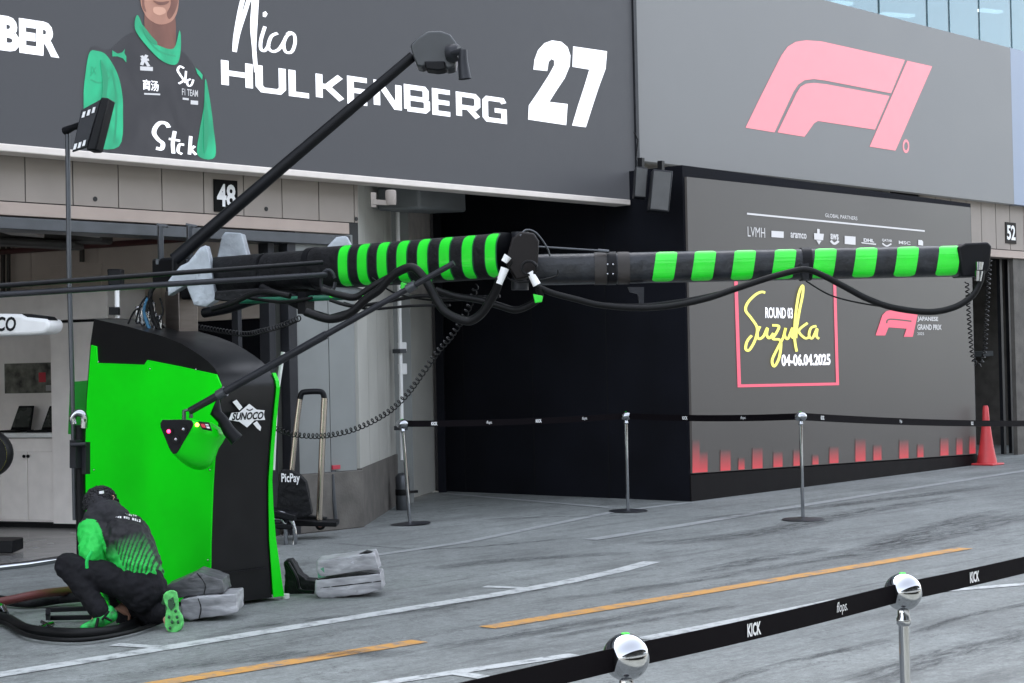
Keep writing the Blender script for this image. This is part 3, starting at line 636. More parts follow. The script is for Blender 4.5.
mb = MB(); P3.ribbon(mb, Q8([(85,70),(995,159)]), .022, smooth=False); mb.build('rule_line', M_wdim, bo)
def bt(s, x0, y0, x1, y1, bd=.02): P3.text(s, 'partner_lettering', bo, M_wdim, (Q8([(x0,y0)])[0], Q8([(x1,y1)])[0]), bold=bd)
bt('GLOBAL PARTNERS', 485, 68, 650, 104, .0)
bt('LVMH', 88, 136, 178, 194, -.005); bt('aramco', 308, 166, 390, 200); bt('aws', 512, 172, 554, 205, .03); bt('DHL', 682, 196, 736, 218, .05); bt('QATAR', 776, 198, 828, 218); bt('MSC', 862, 208, 922, 230)
mb = MB()
for q in ([(210,158),(272,162),(272,194),(210,190)], [(585,184),(640,188),(640,230),(585,225)], [(962,204),(980,206),(986,214),(986,234),(962,230)], [(428,170),(478,174),(474,206),(430,202)], [(444,148),(456,150),(456,172),(444,172)], [(440,206),(466,208),(453,228)], [(670,216),(746,224),(744,230),(672,222)]): mb = MB(); P3.poly(mb, Q8(q)); mb.build('partner_emblem', M_wdim, bo)
mb = MB()
P3.ribbon(mb, Q8([(514,208),(532,224),(554,210)]), .03); P3.ribbon(mb, Q8([(778,222),(800,236),(824,224)]), .02)
mb.build('partner_emblem', M_wdim, bo)
# red equaliser bars that fade upwards, low on the screen
redg = bpy.data.materials.new('red_led_bars'); redg.use_nodes = True; nn_ = redg.node_tree.nodes; ll = redg.node_tree.links; pb = nn_['Principled BSDF']
tc = nn_.new('ShaderNodeTexCoord'); sx = nn_.new('ShaderNodeSeparateXYZ'); ll.new(tc.outputs['Generated'], sx.inputs[0])
mr_ = nn_.new('ShaderNodeMapRange'); mr_.inputs[1].default_value = -.1; mr_.inputs[2].default_value = 1.02; mr_.inputs[3].default_value = 1; mr_.inputs[4].default_value = .0; ll.new(sx.outputs['Z'], mr_.inputs[0])
mxr = nn_.new('ShaderNodeMix'); mxr.data_type = 'RGBA'; mxr.inputs[6].default_value = (.022,.021,.021,1); mxr.inputs[7].default_value = (.34,.02,.03,1); ll.new(mr_.outputs[0], mxr.inputs[0])
ll.new(mxr.outputs[2], pb.inputs['Emission Color']); pb.inputs['Emission Strength'].default_value = EM; pb.inputs['Base Color'].default_value = (.030,.0285,.028,1); pb.inputs['Roughness'].default_value = .45; pb.inputs['Specular IOR Level'].default_value = .3
mb = MB()
for x0, x1, yt in ((692,699,440),(699,707,452),(720,730,450),(752,762,448),(773,782,452),(793,800,450),(829,838,447),(855,865,439),(873,881,445),(899,908,440),(917,923,444),(940,948,438),(956,962,438),(969,975,436),(812,818,455),(738,744,458)):
    yb = 473.0-(x0-690)*.0692; yb2 = 473.0-(x1-690)*.0692
    mb = MB(); P3.poly(mb, [(x0, yt), (x1, yt-.5), (x1, yb2), (x0, yb)]); mb.build('red_bar', redg, bo)

# two speakers hanging left of the booth top
for (p, nm, D, lab) in (([(636,166),(648,168),(646,198),(634,197)], 'a', 20.6, 'narrow dark loudspeaker half hidden behind the team display edge'), ([(653,169),(673,171),(669,212),(649,210)], 'b', 20.3, 'tilted grey loudspeaker hanging between the display edge and the booth')):
    t = thing('loudspeaker', lab, 'loudspeaker', PD(*p[2], D))
    mb = MB(); mb.prism([PD(x, y, D) for x, y in p], FW*.3); mb.build('cabinet', M_darkm, t, bevel=.01)
    cx = sum(q[0] for q in p)/4; cy = sum(q[1] for q in p)/4
    mb = MB(); mb.prism([PD(cx+(x-cx)*.86, cy+(y-cy)*.92, D-.012) for x, y in p], FW*.008); mb.build('grille', mat('speaker_grille', (.08,.08,.08), .6, .1), t)
    mb = MB(); mb.bar(PD(cx, p[0][1]+1, D+.12), PD(cx, p[0][1]-8, D+.12), .06); mb.build('hanger', M_black, t)

# ================================================================== EQUIPMENT CABINET (green and black)
X0 = 7.62; X1 = PY(268.0, 450, 9.6).x
cb = thing('equipment_cabinet', 'tall curved equipment cabinet, bright green side panel and black front, beside the crouching worker', 'cabinet', (7.95, 10.3, 0))
side = [(82.5,597),(84,470),(86,400),(90.5,343),(94,319),(128,326.5),(165,337),(181,343.5),(192,350),(201,356),(208,361.5),(214,367.5),(218,374),(221,382),(222,389),(219,420),(216,455),(214,485),(213,513),(211.8,545),(211,606)]
pts = [PX(x, y, X0) for x, y in side]
def flare(z): return .075*max(0, 1-z/.95)**1.6
mb = MB(); mb.prism(pts, (X1-X0, 0, 0))
for q in mb.v:
    if q.x > X0+.3: q.x += flare(q.z)
mb.build('shell', M_blackm, cb, smooth=True)
grn = [(85.5,592),(88,470),(90,400),(92,345),(96.5,346.5),(97.4,363),(144,364.8),(147,360),(180,366.5),(216.5,374.5),(221,385.6),(219.5,395),(220,389),(218,420),(215,455),(213,485),(212,513),(210.8,545),(210,604)]
grn = [(83.0,595),(84.5,470),(86.6,400),(91.0,345),(96.5,346.5),(97.4,363),(144,364.8),(147,360),(180,366.5),(216.5,374.5),(221,385.6),(219.5,392),(217.5,420),(214.7,455),(212.7,485),(211.7,513),(210.6,545),(210,604)]
mb = MB(); mb.prism([PX(x, y, X0-.012) for x, y in grn], (.010, 0, 0)); mb.build('green_side_panel', M_neon, cb, bevel=.003)
# front profile reused for the flared green trim on the far edge
prof = [(p.y, p.z) for p in pts[12:]]
mb = MB()
fl = [(0, .006), (.25, .008), (.55, .012), (.8, .03), (1., .09)]
N = len(prof); vs = []
for i, (yy, zz) in enumerate(prof):
    t_ = 1-zz/1.6; t_ = max(0, min(1, t_)); fx = .032+.07*max(0, 1-zz/.9)**1.3; X1_ = X1+flare(zz)
    vs.append([(X1_+.002, yy-.012, zz), (X1_+.002+fx, yy-.012, zz), (X1_+.002+fx, yy+.5, zz), (X1_+.002, yy+.5, zz)])
for a, b in zip(vs[:-1], vs[1:]): mb.add(a+b, [(0,1,5,4),(1,2,6,5),(2,3,7,6)])
mb.build('green_edge_trim', M_neon, cb)
# small dark green flap behind, castor feet, low green base cut-out
mb = MB(); mb.prism([PX(68,434,8.3), PX(70,382,8.3), PX(92,380,8.3), PX(92,436,8.3)], (.02,0,0)); mb.build('green_flap', mat('dark_green_panel', (.005,.20,.015), .5), cb)
for x_, y_ in ((8.22, 9.72), (7.7, 9.8), (8.22, 11.0), (7.7, 11.0)):
    mb = MB(); mb.lathe([(.0,0),(.03,0),(.03,.03),(.0,.03)], (x_+.1 if x_ > 8 else x_, y_, 0), 12); mb.build('foot', M_white, cb, True)
mb = MB(); yy = PX(213,560,X0).y-.008; mb.box((X0+.01, yy-.001, .24), (X1-.01, yy+.02, .246)); mb.build('panel_joint', M_black, cb)
# screws
mb = MB()
for x, y in ((98.5,362),(196,369.5),(94,470),(92,560),(208,560),(210,470),(150,369),(214,400)): mb.ball(PX(x, y, X0-.012), .007, 10, 6)
mb.build('screw', M_chr, cb, True)
# oil company style logo on black front
PF = Plane((0, PX(221.5,389,X0).y-.004, 0), (1, 0, 0), off=.004)
QL = lambda pts: [(140+x/5.256, 370+y/5.256) for x, y in pts]
mb = MB(); PF.poly(mb, QL([(464,262),(480,225),(520,222),(572,178),(610,208),(652,212),(648,235),(655,262),(600,264),(560,302),(520,272)]), 1); PF.poly(mb, QL([(484,168),(505,156),(536,196),(520,212)]), 1); PF.poly(mb, QL([(592,282),(612,268),(634,300),(630,320),(612,306)]), 1)
mb.build('logo', M_wpaint, cb)
PF.text('SUNOCO', 'logo_lettering', cb, M_black, (QL([(478,225)])[0], QL([(646,258)])[0]), bold=.035, shear=.35, k=2)
mb = MB(); PF.ribbon(mb, QL([(556,205),(572,212),(590,204)]), .008, k=2); mb.build('logo_lettering', M_black, cb)

# ================================================================== BOOM (mast, two arms)
bm_ = thing('overhead_boom', 'overhead two-section equipment boom with bright green bands reaching right from the cabinet', 'boom', PD(182, 330, 12.95))
mp0 = PD(182, 338, 12.95)
mb = MB(); mb.obox(mp0+V((0,0,.12)), (1,0,0), (0,1,0), (0,0,1), (.085, .085, .22)); mb.build('mast', M_steel, bm_, bevel=.008)
mb = MB(); mb.obox(mp0+V((0,0,-.03)), (1,0,0), (0,1,0), (0,0,1), (.13, .13, .012)); mb.build('mast_base_plate', M_steel, bm_, bevel=.004)
A0 = PD(168, 279, 13.1); A1 = PD(516, 255, 11.15); ax = (A1-A0); La = ax.length; ax.normalize()
def arc_pt(A, axv, s, a, r_, sq=None, wr=1.0):
    nrm = (V((0,0,1))-axv*axv.z).normalized(); bn = axv.cross(nrm)     # bn points towards / away from camera
    ca, sa = math.cos(a), math.sin(a); q = 1 if not sq else (abs(ca)**sq+abs(sa)**sq)**(-1/sq)
    return A+axv*s+(nrm*ca+bn*sa*wr)*r_*q
def arm(A, axv, s0, s1, r_, sq=None, n=32, mt=None, name='arm', wr=1., parent=None, bev=0):
    mb = MB(); K = max(2, int((s1-s0)/.03)); vs = []
    for i in range(K+1):
        for j in range(n):
            rr = r_*(1-.0*i); s_ = s0+(s1-s0)*i/K
            wob = 1+.012*noise.noise(V((s_*9, j*.7, 3)))
            vs.append(arc_pt(A, axv, s_, 2*math.pi*j/n, rr*wob, sq, wr))
    mb.add(vs, [(i*n+j, i*n+(j+1) % n, (i+1)*n+(j+1) % n, (i+1)*n+j) for i in range(K) for j in range(n)]+[list(range(n))[::-1], list(range(K*n, K*n+n))])
    return mb.build(name, mt, parent, True)
sgn = 1 if arc_pt(A0, ax, 1, math.pi/2, .1).dot(FW) < arc_pt(A0, ax, 1, -math.pi/2, .1).dot(FW) else -1
def band(A, axv, sc, wd, r_, a0, a1, shear=0., sq=None, wr=1., mt=None, name='green_band', parent=None, sg=1, th=.004):
    mb = MB(); n = 20; vs = []
    for k in range(n+1):
        f = k/n; a = (a0+(a1-a0)*f)*sg; sh = shear*(.5-f)
        e = 1-.35*max(0, abs(f-.5)*2-.86)/.14   # rounded ends
        for (ds, rr) in ((-wd/2*e, r_+.001), (-wd/2*e, r_+th), (wd/2*e, r_+th), (wd/2*e, r_+.001)):
            vs.append(arc_pt(A, axv, sc+ds+sh, a, rr, sq, wr))
    mb.add(vs, [(k*4+j, k*4+j+1, (k+1)*4+j+1, (k+1)*4+j) for k in range(n) for j in range(3)]+[(0,1,2,3),(n*4,n*4+1,n*4+2,n*4+3)])
    return mb.build(name, mt, parent)
def s_at(A, axv, px, L):      # distance along an arm that projects to column px
    lo, hi = -.5, L+.5
    for _ in range(40):
        m_ = (lo+hi)/2; q = A+axv*m_-CAM; x = 512+FPX*q.dot(RT)/q.dot(FW)
        if x < px: lo = m_
        else: hi = m_
    return lo
ri = .142
s310 = s_at(A0, ax, 318, La); s500 = s_at(A0, ax, 503, La)
arm(A0, ax, s_at(A0, ax, 214, La), s310, ri*.93, 2.3, mt=M_fab, name='inner_arm_rear_cover', parent=bm_)
ia = arm(A0, ax, s310+.004, s500, ri, 3.0, mt=M_fab, name='inner_arm', parent=bm_)
for px in (345.5, 364.5, 384, 403.5, 424, 445.5, 468, 491):
    s_ = s_at(A0, ax, px, La); band(A0, ax, s_+.108, .080, ri, R(34), R(148), sq=3.0, mt=M_teal, parent=ia, sg=sgn, th=.006)
    band(A0, ax, s_+.108, .098, ri, R(31), R(151), sq=3.0, mt=mat('dark_green_edge', (.0,.06,.02), .5), parent=ia, sg=sgn, name='band_edge', th=.003)
for px, wd in ((270,.02),(318,.05),(503,.05)): arm(A0, ax, s_at(A0, ax, px, La)-wd/2, s_at(A0, ax, px, La)+wd/2, ri*(.94 if px < 300 else 1.03), 3.0, mt=M_black, name='collar', parent=bm_)
# elbow housing
mb = MB(); mb.prism([PD(x, y, 11.0) for x, y in ((512,238),(521,231.5),(534,233),(539,241),(538,262),(534,276),(516,280),(505,262))], FW*.28); mb.build('elbow_housing', mat('elbow_brown_black', (.009,.007,.0068), .45, spec=.2), bm_, bevel=.012)
mb = MB(); mb.tube([PD(520,290,11.25), PD(520,232,11.25)], .055, 16); mb.build('elbow_pin', M_darkm, bm_, True)
mb = MB(); 
for a in range(14): 
    th = a*.9; 
mb.tube([PD(529+7.5*math.cos(i*.45)+.6*math.sin(i*.1), 268+7*math.sin(i*.45), 10.94-.001*i) for i in range(42)], .008, 6); mb.build('cable_coil', M_rub, bm_, True)
# outer arm: level, parallel to the picture
B0 = PD(520, 270.3, 11.35); B1_ = PD(975, 260.8, 11.35); bx = (B1_-B0); Lb2 = bx.length; bx.normalize(); ro = .098
oa = arm(B0, bx, .08, s_at(B0, bx, 966, Lb2), ro, 3.2, mt=M_fabg, name='outer_arm', wr=1.1, parent=bm_)
sg2 = 1 if arc_pt(B0, bx, 1, math.pi/2, .1).dot(FW) < arc_pt(B0, bx, 1, -math.pi/2, .1).dot(FW) else -1
for px in (663.5, 702, 741.5, 781.5, 821.5, 862, 903, 944.5):
    band(B0, bx, s_at(B0, bx, px, Lb2), .135, ro, R(34), R(146), shear=.035, sq=3.2, wr=1.1, mt=M_teal, parent=oa, sg=sg2)
M_strap = mat('brown_grey_strap', (.022,.018,.016), .6)
for px, wd, m_ in ((600,.075,M_strap),(623,.075,M_strap),(611,.06,M_black)): arm(B0, bx, s_at(B0,bx,px,Lb2)-wd/2, s_at(B0,bx,px,Lb2)+wd/2, ro*(1.05 if m_ is M_strap else 1.08), 3.2, mt=m_, name='strap', wr=1.1, parent=bm_)
mb = MB()
for x_, y_ in ((607.5,264.5),(613,264.5),(607.5,274),(613,274)): mb.ball(PD(x_, y_, 11.218), .007, 8, 6)
mb.build('bolt', M_chr, bm_, True)
arm(B0, bx, s_at(B0,bx,805,Lb2)-.03, s_at(B0,bx,805,Lb2)+.03, ro*1.07, 3.2, mt=M_black, name='strap', wr=1.1, parent=bm_)
mb = MB(); mb.prism([PD(x, y, 11.22) for x, y in ((958,247),(966,243),(988,242),(992,246),(990,268),(984,276),(962,277))], FW*.26); mb.build('end_cap', M_black, bm_, bevel=.012)
mb = MB(); mb.prism([PD(x, y, 11.21) for x, y in ((801,264),(809,263),(809,280),(803,280))], FW*.03); mb.build('hose_hanger', M_darkm, bm_); mb = MB(); mb.prism([PD(x, y, 11.3) for x, y in ((628,287),(644,287),(644,305),(640,306),(638,294),(630,292))], FW*.05); mb.build('hose_hanger', M_darkm, bm_)
mb = MB(); mb.tube([PD(534,246.5,11.2), PD(598,250.5,11.25)], .006, 8); mb.tube([PD(598,250.5,11.25), PD(609,251.5,11.25)], .011, 8); mb.build('tension_rod', M_grm, bm_, True)
# under-boom and head machinery
mb = MB(); c = PD(175, 272, 13.0)
mb.obox(c, ax, ax.cross(V((0,0,1))), (0,0,1), (.12, .12, .10)); mb.obox(PD(196, 290, 12.9), ax, ax.cross(V((0,0,1))), (0,0,1), (.22, .10, .07)); mb.build('boom_head', M_black, bm_, bevel=.02)
mb = MB()
for x_ in (161, 190):
    mb.bar(PD(x_, 262, 12.95), PD(x_-.5, 226, 12.95), .035, .05); mb.bar(PD(x_-4, 224.5, 12.95), PD(x_+7, 226.5, 12.95), .04, .02)
mb.bar(PD(156,262,12.95), PD(200,262,12.95), .04); mb.build('fork_post', M_grm, bm_, bevel=.004)
mb = MB(); mb.tube(hose([(204,313),(230,308),(255,300),(290,296),(306,311)], 0, 12.6, 12.1), .035, 10)
mb.tube([PD(262,288,12.3), PD(305,308,12.0)], .03, 10); mb.bar(PD(306,292,12.0), PD(306,314,12.0), .09, .07); mb.tube([PD(306,312,12), PD(330,319,11.9), PD(355,312,11.8)], .03)
mb.build('under_arm_linkage', M_black, bm_, True)
mb = MB(); mb.tube([PD(240,301,12.3), PD(300,299,12.0), PD(344,297,11.9)], .02); mb.build('green_edge_strip', mat('dark_green_strip', (.0,.10,.05), .5), bm_, True)
mb = MB(); mb.prism([PD(x, y, 12.0) for x, y in ((322,262),(330,258),(334,270),(334,300),(322,296))], FW*.2)
mb.tube([PD(328+7*math.cos(i*.35), 282+12*math.sin(i*.35), 11.75) for i in range(18)], .012, 8); mb.build('rod_bracket', M_darkm, bm_, bevel=.0)
# hoses hanging under the boom
def hz(name, pix, rad, D0, D1=None, mt=M_rub, parent=bm_):
    mb = MB(); mb.tube(hose(pix, rad, D0, D1), rad, 10); return mb.build(name, mt, parent, True)
hz('hose', [(306,312),(330,319),(350,313),(366,299),(379,290),(390,278),(402,270),(414,268),(426,281),(436,299),(447,313),(467,321),(480,315),(489,303),(496,290),(500,278)], .028, 11.45, 10.95)
hz('hose', [(322,290),(340,295),(356,297),(372,287),(392,276)], .024, 11.5, 11.4)
hz('hose', [(436,290),(455,296),(480,300),(500,306),(516,310),(532,304),(540,296),(538,288)], .022, 11.35, 11.1)
hz('hose', [(536,286),(552,293),(575,299),(600,305),(637,308),(670,306),(705,299),(735,289),(765,279),(790,272),(806,269.5),(822,275),(845,287),(868,299),(895,308),(930,312),(955,307),(972,296),(980,282),(982,270)], .020, 11.12, 11.15)
hz('hose', [(540,288),(560,296),(590,303),(637,305.5),(680,301),(720,293),(760,281),(800,270)], .013, 11.2, 11.18)
hz('cable', [(520,236),(526,230),(536,233),(546,246),(550,256)], .006, 11.0, 11.1, M_grm)
hz('cable', [(512,262),(506,276),(520,282),(540,280),(556,276),(558,270)], .005, 11.0)
hz('cable', [(806,281),(830,295),(860,303),(900,309)], .005, 11.15)
hz('cable', [(372,278),(395,293),(430,300),(470,300)], .006, 11.5)
hz('cable', [(152,300),(158,320),(170,334)], .01, 12.9); hz('cable', [(148,298),(144,312),(150,330)], .012, 12.8, mt=mat('blue_hose', (.03,.14,.25), .5)); hz('cable', [(155,285),(150,296),(153,316),(160,332)], .018, 12.8)
for pts_, D in (([(504,262),(508,256)],10.96),([(499,284),(505,268)],10.94),([(530,272),(537,285)],10.92),([(979,270),(979.5,262)],11.15),([(978,281),(979,271)],11.13)):
    mb = MB(); mb.tube([PD(*pts_[0], D), PD(*pts_[1], D)], [.02, .026], 12); mb.build('hose_connector', M_chr if D > 11.1 else M_white, bm_, True)
for q, D in (([(490,292),(494,288),(496,296),(492,302)], 11.0), ([(533,294),(543,296),(542,302),(535,303)], 11.0), ([(361,293),(367,292),(368,298),(363,299)], 11.42), ([(327,292),(333,290),(335,297),(330,298)], 11.7), ([(401,282),(408,284),(407,292),(400,288)], 11.3)):
    mb = MB(); mb.prism([PD(x, y, D) for x, y in q], FW*.06); mb.build('green_tape', M_teal, bm_, bevel=.004)
for q in ([(138,316)], [(143,318)], [(149,321)], [(155,323)], [(160,325)], [(146,310)], [(153,312)]):
    x_, y_ = q[0]; mb = MB(); mb.lathe([(.012,0),(.022,.02),(.014,.05),(.024,.07),(.016,.1),(.02,.12),(.01,.13)], PD(x_, y_+8, 12.85), 10); mb.build('coupling', M_chr, bm_, True)

for pix in ([(136,322),(140,306),(147,296)], [(146,312),(148,302),(152,294)], [(157,325),(163,312),(160,298)], [(128,324),(134,312),(142,306)]): hz('cable', pix, .007, 12.75)
for pix, r_ in (([(212,309),(232,303),(252,294),(268,292),(290,296)], .02), ([(240,296),(262,300),(285,302),(312,298)], .012), ([(330,300),(352,306),(380,303),(420,296),(452,299),(500,296)], .012), ([(344,303),(370,309),(410,306),(450,305)], .009)): hz('hose', pix, r_, 12.2 if pix[0][0] < 300 else 11.7, 11.9 if pix[0][0] < 300 else 11.35)
mb = MB(); mb.prism([PD(x, y, 12.35) for x, y in ((215,291),(320,284),(338,288),(336,294),(300,300),(240,303),(214,300))], FW*.1); mb.build('under_arm_sleeve', M_fab, bm_, bevel=.01)
# spiral cables
for pix, D0, D1, lab in (([(476,286),(467,311),(452,335),(437.5,352),(422,374),(408,393),(392,409),(373,421),(352,430),(330,435),(312,436),(291,434),(275,428)], 11.3, 13.2, 'long thin black spiral cable sagging from the boom towards the cabinet front'),
                         ([(199,327),(222,331),(245,334),(262,331),(281,326),(300,318)], 13.6, 12.2, 'short black spiral cable looping across the dark doorway behind the cabinet'),
                         ([(990,258),(988,290),(986,330),(984,355),(979,365),(973,358),(970,330),(968,300),(967,282)], 11.6, 11.5, 'hanging loop of spiral cable at the far right end of the boom')):
    mb = MB(); mb.tube(coil(smooth_path([PD(x, y, D0+(D1-D0)*i/(len(pix)-1)) for i, (x, y) in enumerate(pix)], 8), .012 if 'right end' in lab else .018, .005, .030 if 'right end' in lab else .048, 10), .0045, 5)
    tag(mb.build('spiral_cable', M_rub, None, True), lab, 'cable')

# stay rods running out of frame to the left
for (x0, y0, x1, y1), lab in (((322, 262.5, -30, 288), 'upper of two thin black stay rods running left from the boom'), ((326, 274.5, -30, 296.5), 'lower grey stay rod running left from the boom bracket')):
    mb = MB(); mb.tube([PD(x0, y0, 11.75), PD(x1, y1, 10.0)], .0155 if 'upper' in lab else .018, 10)
    tag(mb.build('stay_rod', M_black if 'upper' in lab else M_darkm, None, True), lab, 'rod', 'stay rods')

# soft displaced box for padded covers and bags
def softbox(pts, ext, amp=.012, seed=0, cuts=4, fr=9):
    bm = bmesh.new(); n = len(pts); a = [bm.verts.new(p) for p in pts]; b = [bm.verts.new(V(p)+V(ext)) for p in pts]
    bm.faces.new(a[::-1]); bm.faces.new(b)
    for i in range(n): bm.faces.new((a[i], a[(i+1) % n], b[(i+1) % n], b[i]))
    bmesh.ops.recalc_face_normals(bm, faces=bm.faces)
    bmesh.ops.bevel(bm, geom=bm.edges[:], offset=.007, segments=2, affect='EDGES', profile=.5)
    bmesh.ops.triangulate(bm, faces=bm.faces[:]); 
    for _ in range(cuts):
        ed = [e for e in bm.edges if e.calc_length() > .03]
        if not ed: break
        bmesh.ops.subdivide_edges(bm, edges=ed, cuts=1)
        bmesh.ops.triangulate(bm, faces=[f for f in bm.faces if len(f.verts) > 3])
    bm.normal_update()
    for v in bm.verts:
        k = .5*noise.noise(v.co*fr+V((seed*7, 0, 0)))+.9*(.35-abs(noise.noise(V((v.co.x*fr*1.2, v.co.y*fr*1.2, v.co.z*fr*3))+V((seed, 3, 0)))))
        v.co += v.normal*amp*k
    return bm
def bmobj(bm, name, mt, parent=None, smooth=True):
    me = bpy.data.meshes.new(name); bm.to_mesh(me); bm.free(); o = bpy.data.objects.new(name, me); C.objects.link(o); me.materials.append(mt)
    for p in me.polygons: p.use_smooth = smooth
    adopt(o, parent); return o
for pix, D, th, lab in (([(188,262),(200,247),(206,245),(210,262),(216,300),(206,307),(194,305),(186,285),(168,296),(167,282),(180,266)], 12.55, .16, 'large silver padded cover strapped on the boom above the cabinet'),
                        ([(222,236),(225,232),(241,233),(247,255),(246,262),(222,264),(216,262)], 13.0, .2, 'silver padded cover standing behind the boom, second from left'),
                        ([(324,250),(336,237),(346,236),(352,247),(350,256),(330,262)], 12.25, .12, 'small crumpled silver cover on top of the striped arm'),
                        ([(326,285),(352,286),(366,290),(366,296),(345,299),(328,295)], 12.0, .15, 'folded silver cover peeking out under the striped arm')):
    o = bmobj(softbox([PD(x, y, D) for x, y in pix], FW*th, .0035, D), 'padded_cover', M_silver); tag(o, lab, 'padded cover', 'silver padded covers')

# ================================================================== CAMERA POLE
t = thing('camera_pole', 'long black diagonal pole rising from the cabinet to a camera head', 'camera pole', PD(182, 262, 12.8))
mb = MB(); mb.tube([PD(174, 260, 12.75), PD(300,152,12.85), PD(413, 56, 12.9)], [.048, .043, .037], 14); mb.build('pole', M_black, t, True)
mb = MB(); mb.prism([PD(x, y, 12.78) for x, y in ((410,45),(418,37),(428,31),(440,30.5),(450,34),(456,42),(458,55),(455,67),(447,69),(444,66),(426,65),(423,67),(417,66),(413,56))], FW*.26); o = mb.build('camera_housing', mat('camera_grey', (.035,.038,.041), .3), t, bevel=.03, seg=4)
mb = MB(); mb.prism([PD(x, y, 12.76) for x, y in ((424,61),(445,61),(446,69),(438,70.5),(426,69))], FW*.2); mb.build('lens_hood', M_black, t, bevel=.01)
mb = MB(); mb.lathe([(0,-.03),(.06,-.03),(.065,0),(.065,.04),(.05,.06),(0,.06)], PD(452, 53, 12.75), 16, axis=RT*.9-FW*.4); mb.build('pan_joint', M_darkm, t, True)
mb = MB(); mb.tube([PD(452,53,12.7), PD(463,51.5,12.65)], [.022,.03], 10); mb.tube([PD(463,50,12.65), PD(463,62,12.65), PD(465,79,12.65)], [.03,.036,.046], 12); mb.build('side_lamp', M_darkm, t, True)

# ================================================================== SIGNAL POD on grey pole
t = thing('signal_light', 'bright green signal light pod with red lamp hanging on a grey pole before the cabinet', 'signal light', PD(200, 435, 11.55))
pa, pb_ = PD(454, 263, 10.95), PD(190, 411, 11.5)
mb = MB(); mb.tube([pa, pa.lerp(pb_, .5)], [.018, .021], 12); mb.tube([pa.lerp(pb_, .47), pb_], [.027, .025], 12); mb.build('pole', M_darkm, t, True)
for f0_, r_ in ((.14,.030),(.86,.034)): mb = MB(); mb.tube([pa.lerp(pb_, f0_), pa.lerp(pb_, f0_+.03)], r_, 12); mb.build('clamp', M_grm, t, True)
mb = MB(); mb.tube([PD(184,420,11.5), PD(184,411,11.5), PD(191,409,11.5), PD(191,418,11.5)], .014, 8); mb.build('bracket', M_grm, t, True)
QL = lambda pts: [(140+x/5.256, 370+y/5.256) for x, y in pts]
def loft(mb, rings):
    n = len(rings[0]); vs = [p for r_ in rings for p in r_]
    mb.add(vs, [(i*n+j, i*n+(j+1) % n, (i+1)*n+(j+1) % n, (i+1)*n+j) for i in range(len(rings)-1) for j in range(n)]+[list(range(n))[::-1], list(range((len(rings)-1)*n, len(rings)*n))])
tri = [(118,262),(200,260),(270,262),(282,282),(262,322),(232,372),(200,428),(186,446),(168,440),(152,410),(128,350),(106,298),(106,274)]
def shift(pts, dx, dy, sc, cx=200, cy=340): return [((x-cx)*sc+cx+dx, (y-cy)*sc+cy+dy) for x, y in pts]
def resmp(pts, n=26):
    P_ = [V((*p,0)) for p in pts]; P_.append(P_[0]); L=[0]
    for a,b in zip(P_[:-1],P_[1:]): L.append(L[-1]+(b-a).length)
    out=[]; j=0
    for i in range(n):
        s_=L[-1]*i/n
        while L[j+1]<s_: j+=1
        q=P_[j].lerp(P_[j+1],(s_-L[j])/(L[j+1]-L[j])); out.append((q.x,q.y))
    return out
f0 = resmp(tri)
outl = resmp([(112,258),(280,260),(380,275),(440,315),(455,345),(430,390),(408,420),(395,470),(365,510),(320,528),(270,520),(210,480),(180,450),(106,300)], 26)
mb = MB(); rings = []
for f_, Dd in ((0, 0), (.12, .02), (.45, .08), (.75, .15), (.93, .22), (1., .28), (.9, .36), (.6, .42)):
    rings.append([PD(*QL([((1-f_)*a[0]+f_*b[0], (1-f_)*a[1]+f_*b[1])])[0], 11.42+Dd) for a, b in zip(f0, outl)])
loft(mb, rings); o = mb.build('pod_shell', M_neon, t, True)
fc = [PD(*p, 11.41) for p in QL(resmp(tri))]
mb = MB(); mb.prism(fc, FW*.012); mb.build('lamp_face', M_black, t, bevel=.004)
for (x_, y_), nm, mt_ in (((152,322), 'red_lamp', mat('lit_red_lamp', (.8,.05,.1), .3, var=0, emit=(1,.02,.08), es=5)), ((228,312), 'clear_lamp', M_chr), ((188,365), 'clear_lamp', M_chr)):
    c = PD(*QL([(x_, y_)])[0], 11.405); mb = MB(); mb.lathe([(.0,-.004),(.024,-.004),(.026,.004),(.026,.008),(0,.008)], c, 16, axis=-FW); mb.build('lamp_ring', M_rub, t, True)
    mb = MB(); mb.ball(c-FW*.004, .013 if nm != 'red_lamp' else .013, 12, 8); mb.build(nm, mt_, t, True)
PS = [PD(*p, 11.43) for p in QL([(304,270),(362,276),(378,322),(326,312)])]
mb = MB(); mb.prism(PS, FW*.02); mb.build('badge', M_black, t, bevel=.003)
PS = [PD(*p, 11.425) for p in QL([(318,282),(338,284),(346,304),(326,300)])]
mb = MB(); mb.prism(PS, FW*.004); mb.build('badge_mark', mat('red_print', (.6,.03,.06), .4, var=0), t)
PS = [[PD(*p, 11.425) for p in QL(q)] for q in ([(342,284),(358,285),(361,292),(345,291)], [(348,296),(364,298),(368,308),(351,305)])]
mb = MB(); [mb.prism(p, FW*.004) for p in PS]; mb.build('badge_mark', M_wpaint, t)
c = PD(*QL([(300,288)])[0], 11.43); mb = MB(); mb.ball(c, .013, 12, 8); mb.build('amber_lamp', mat('lit_amber_lamp', (.8,.6,.1), .3, var=0, emit=(1,.75,.08), es=2.5), t, True)
t2 = t
mb = MB(); mb.tube([PD(218,400,11.62), PD(216,413,11.6), PD(222,419,11.6), PD(229,431,11.6), PD(237,440,11.6)], [.012,.04,.035,.042,.046], 12); mb.build('handle', M_black, t2, True)

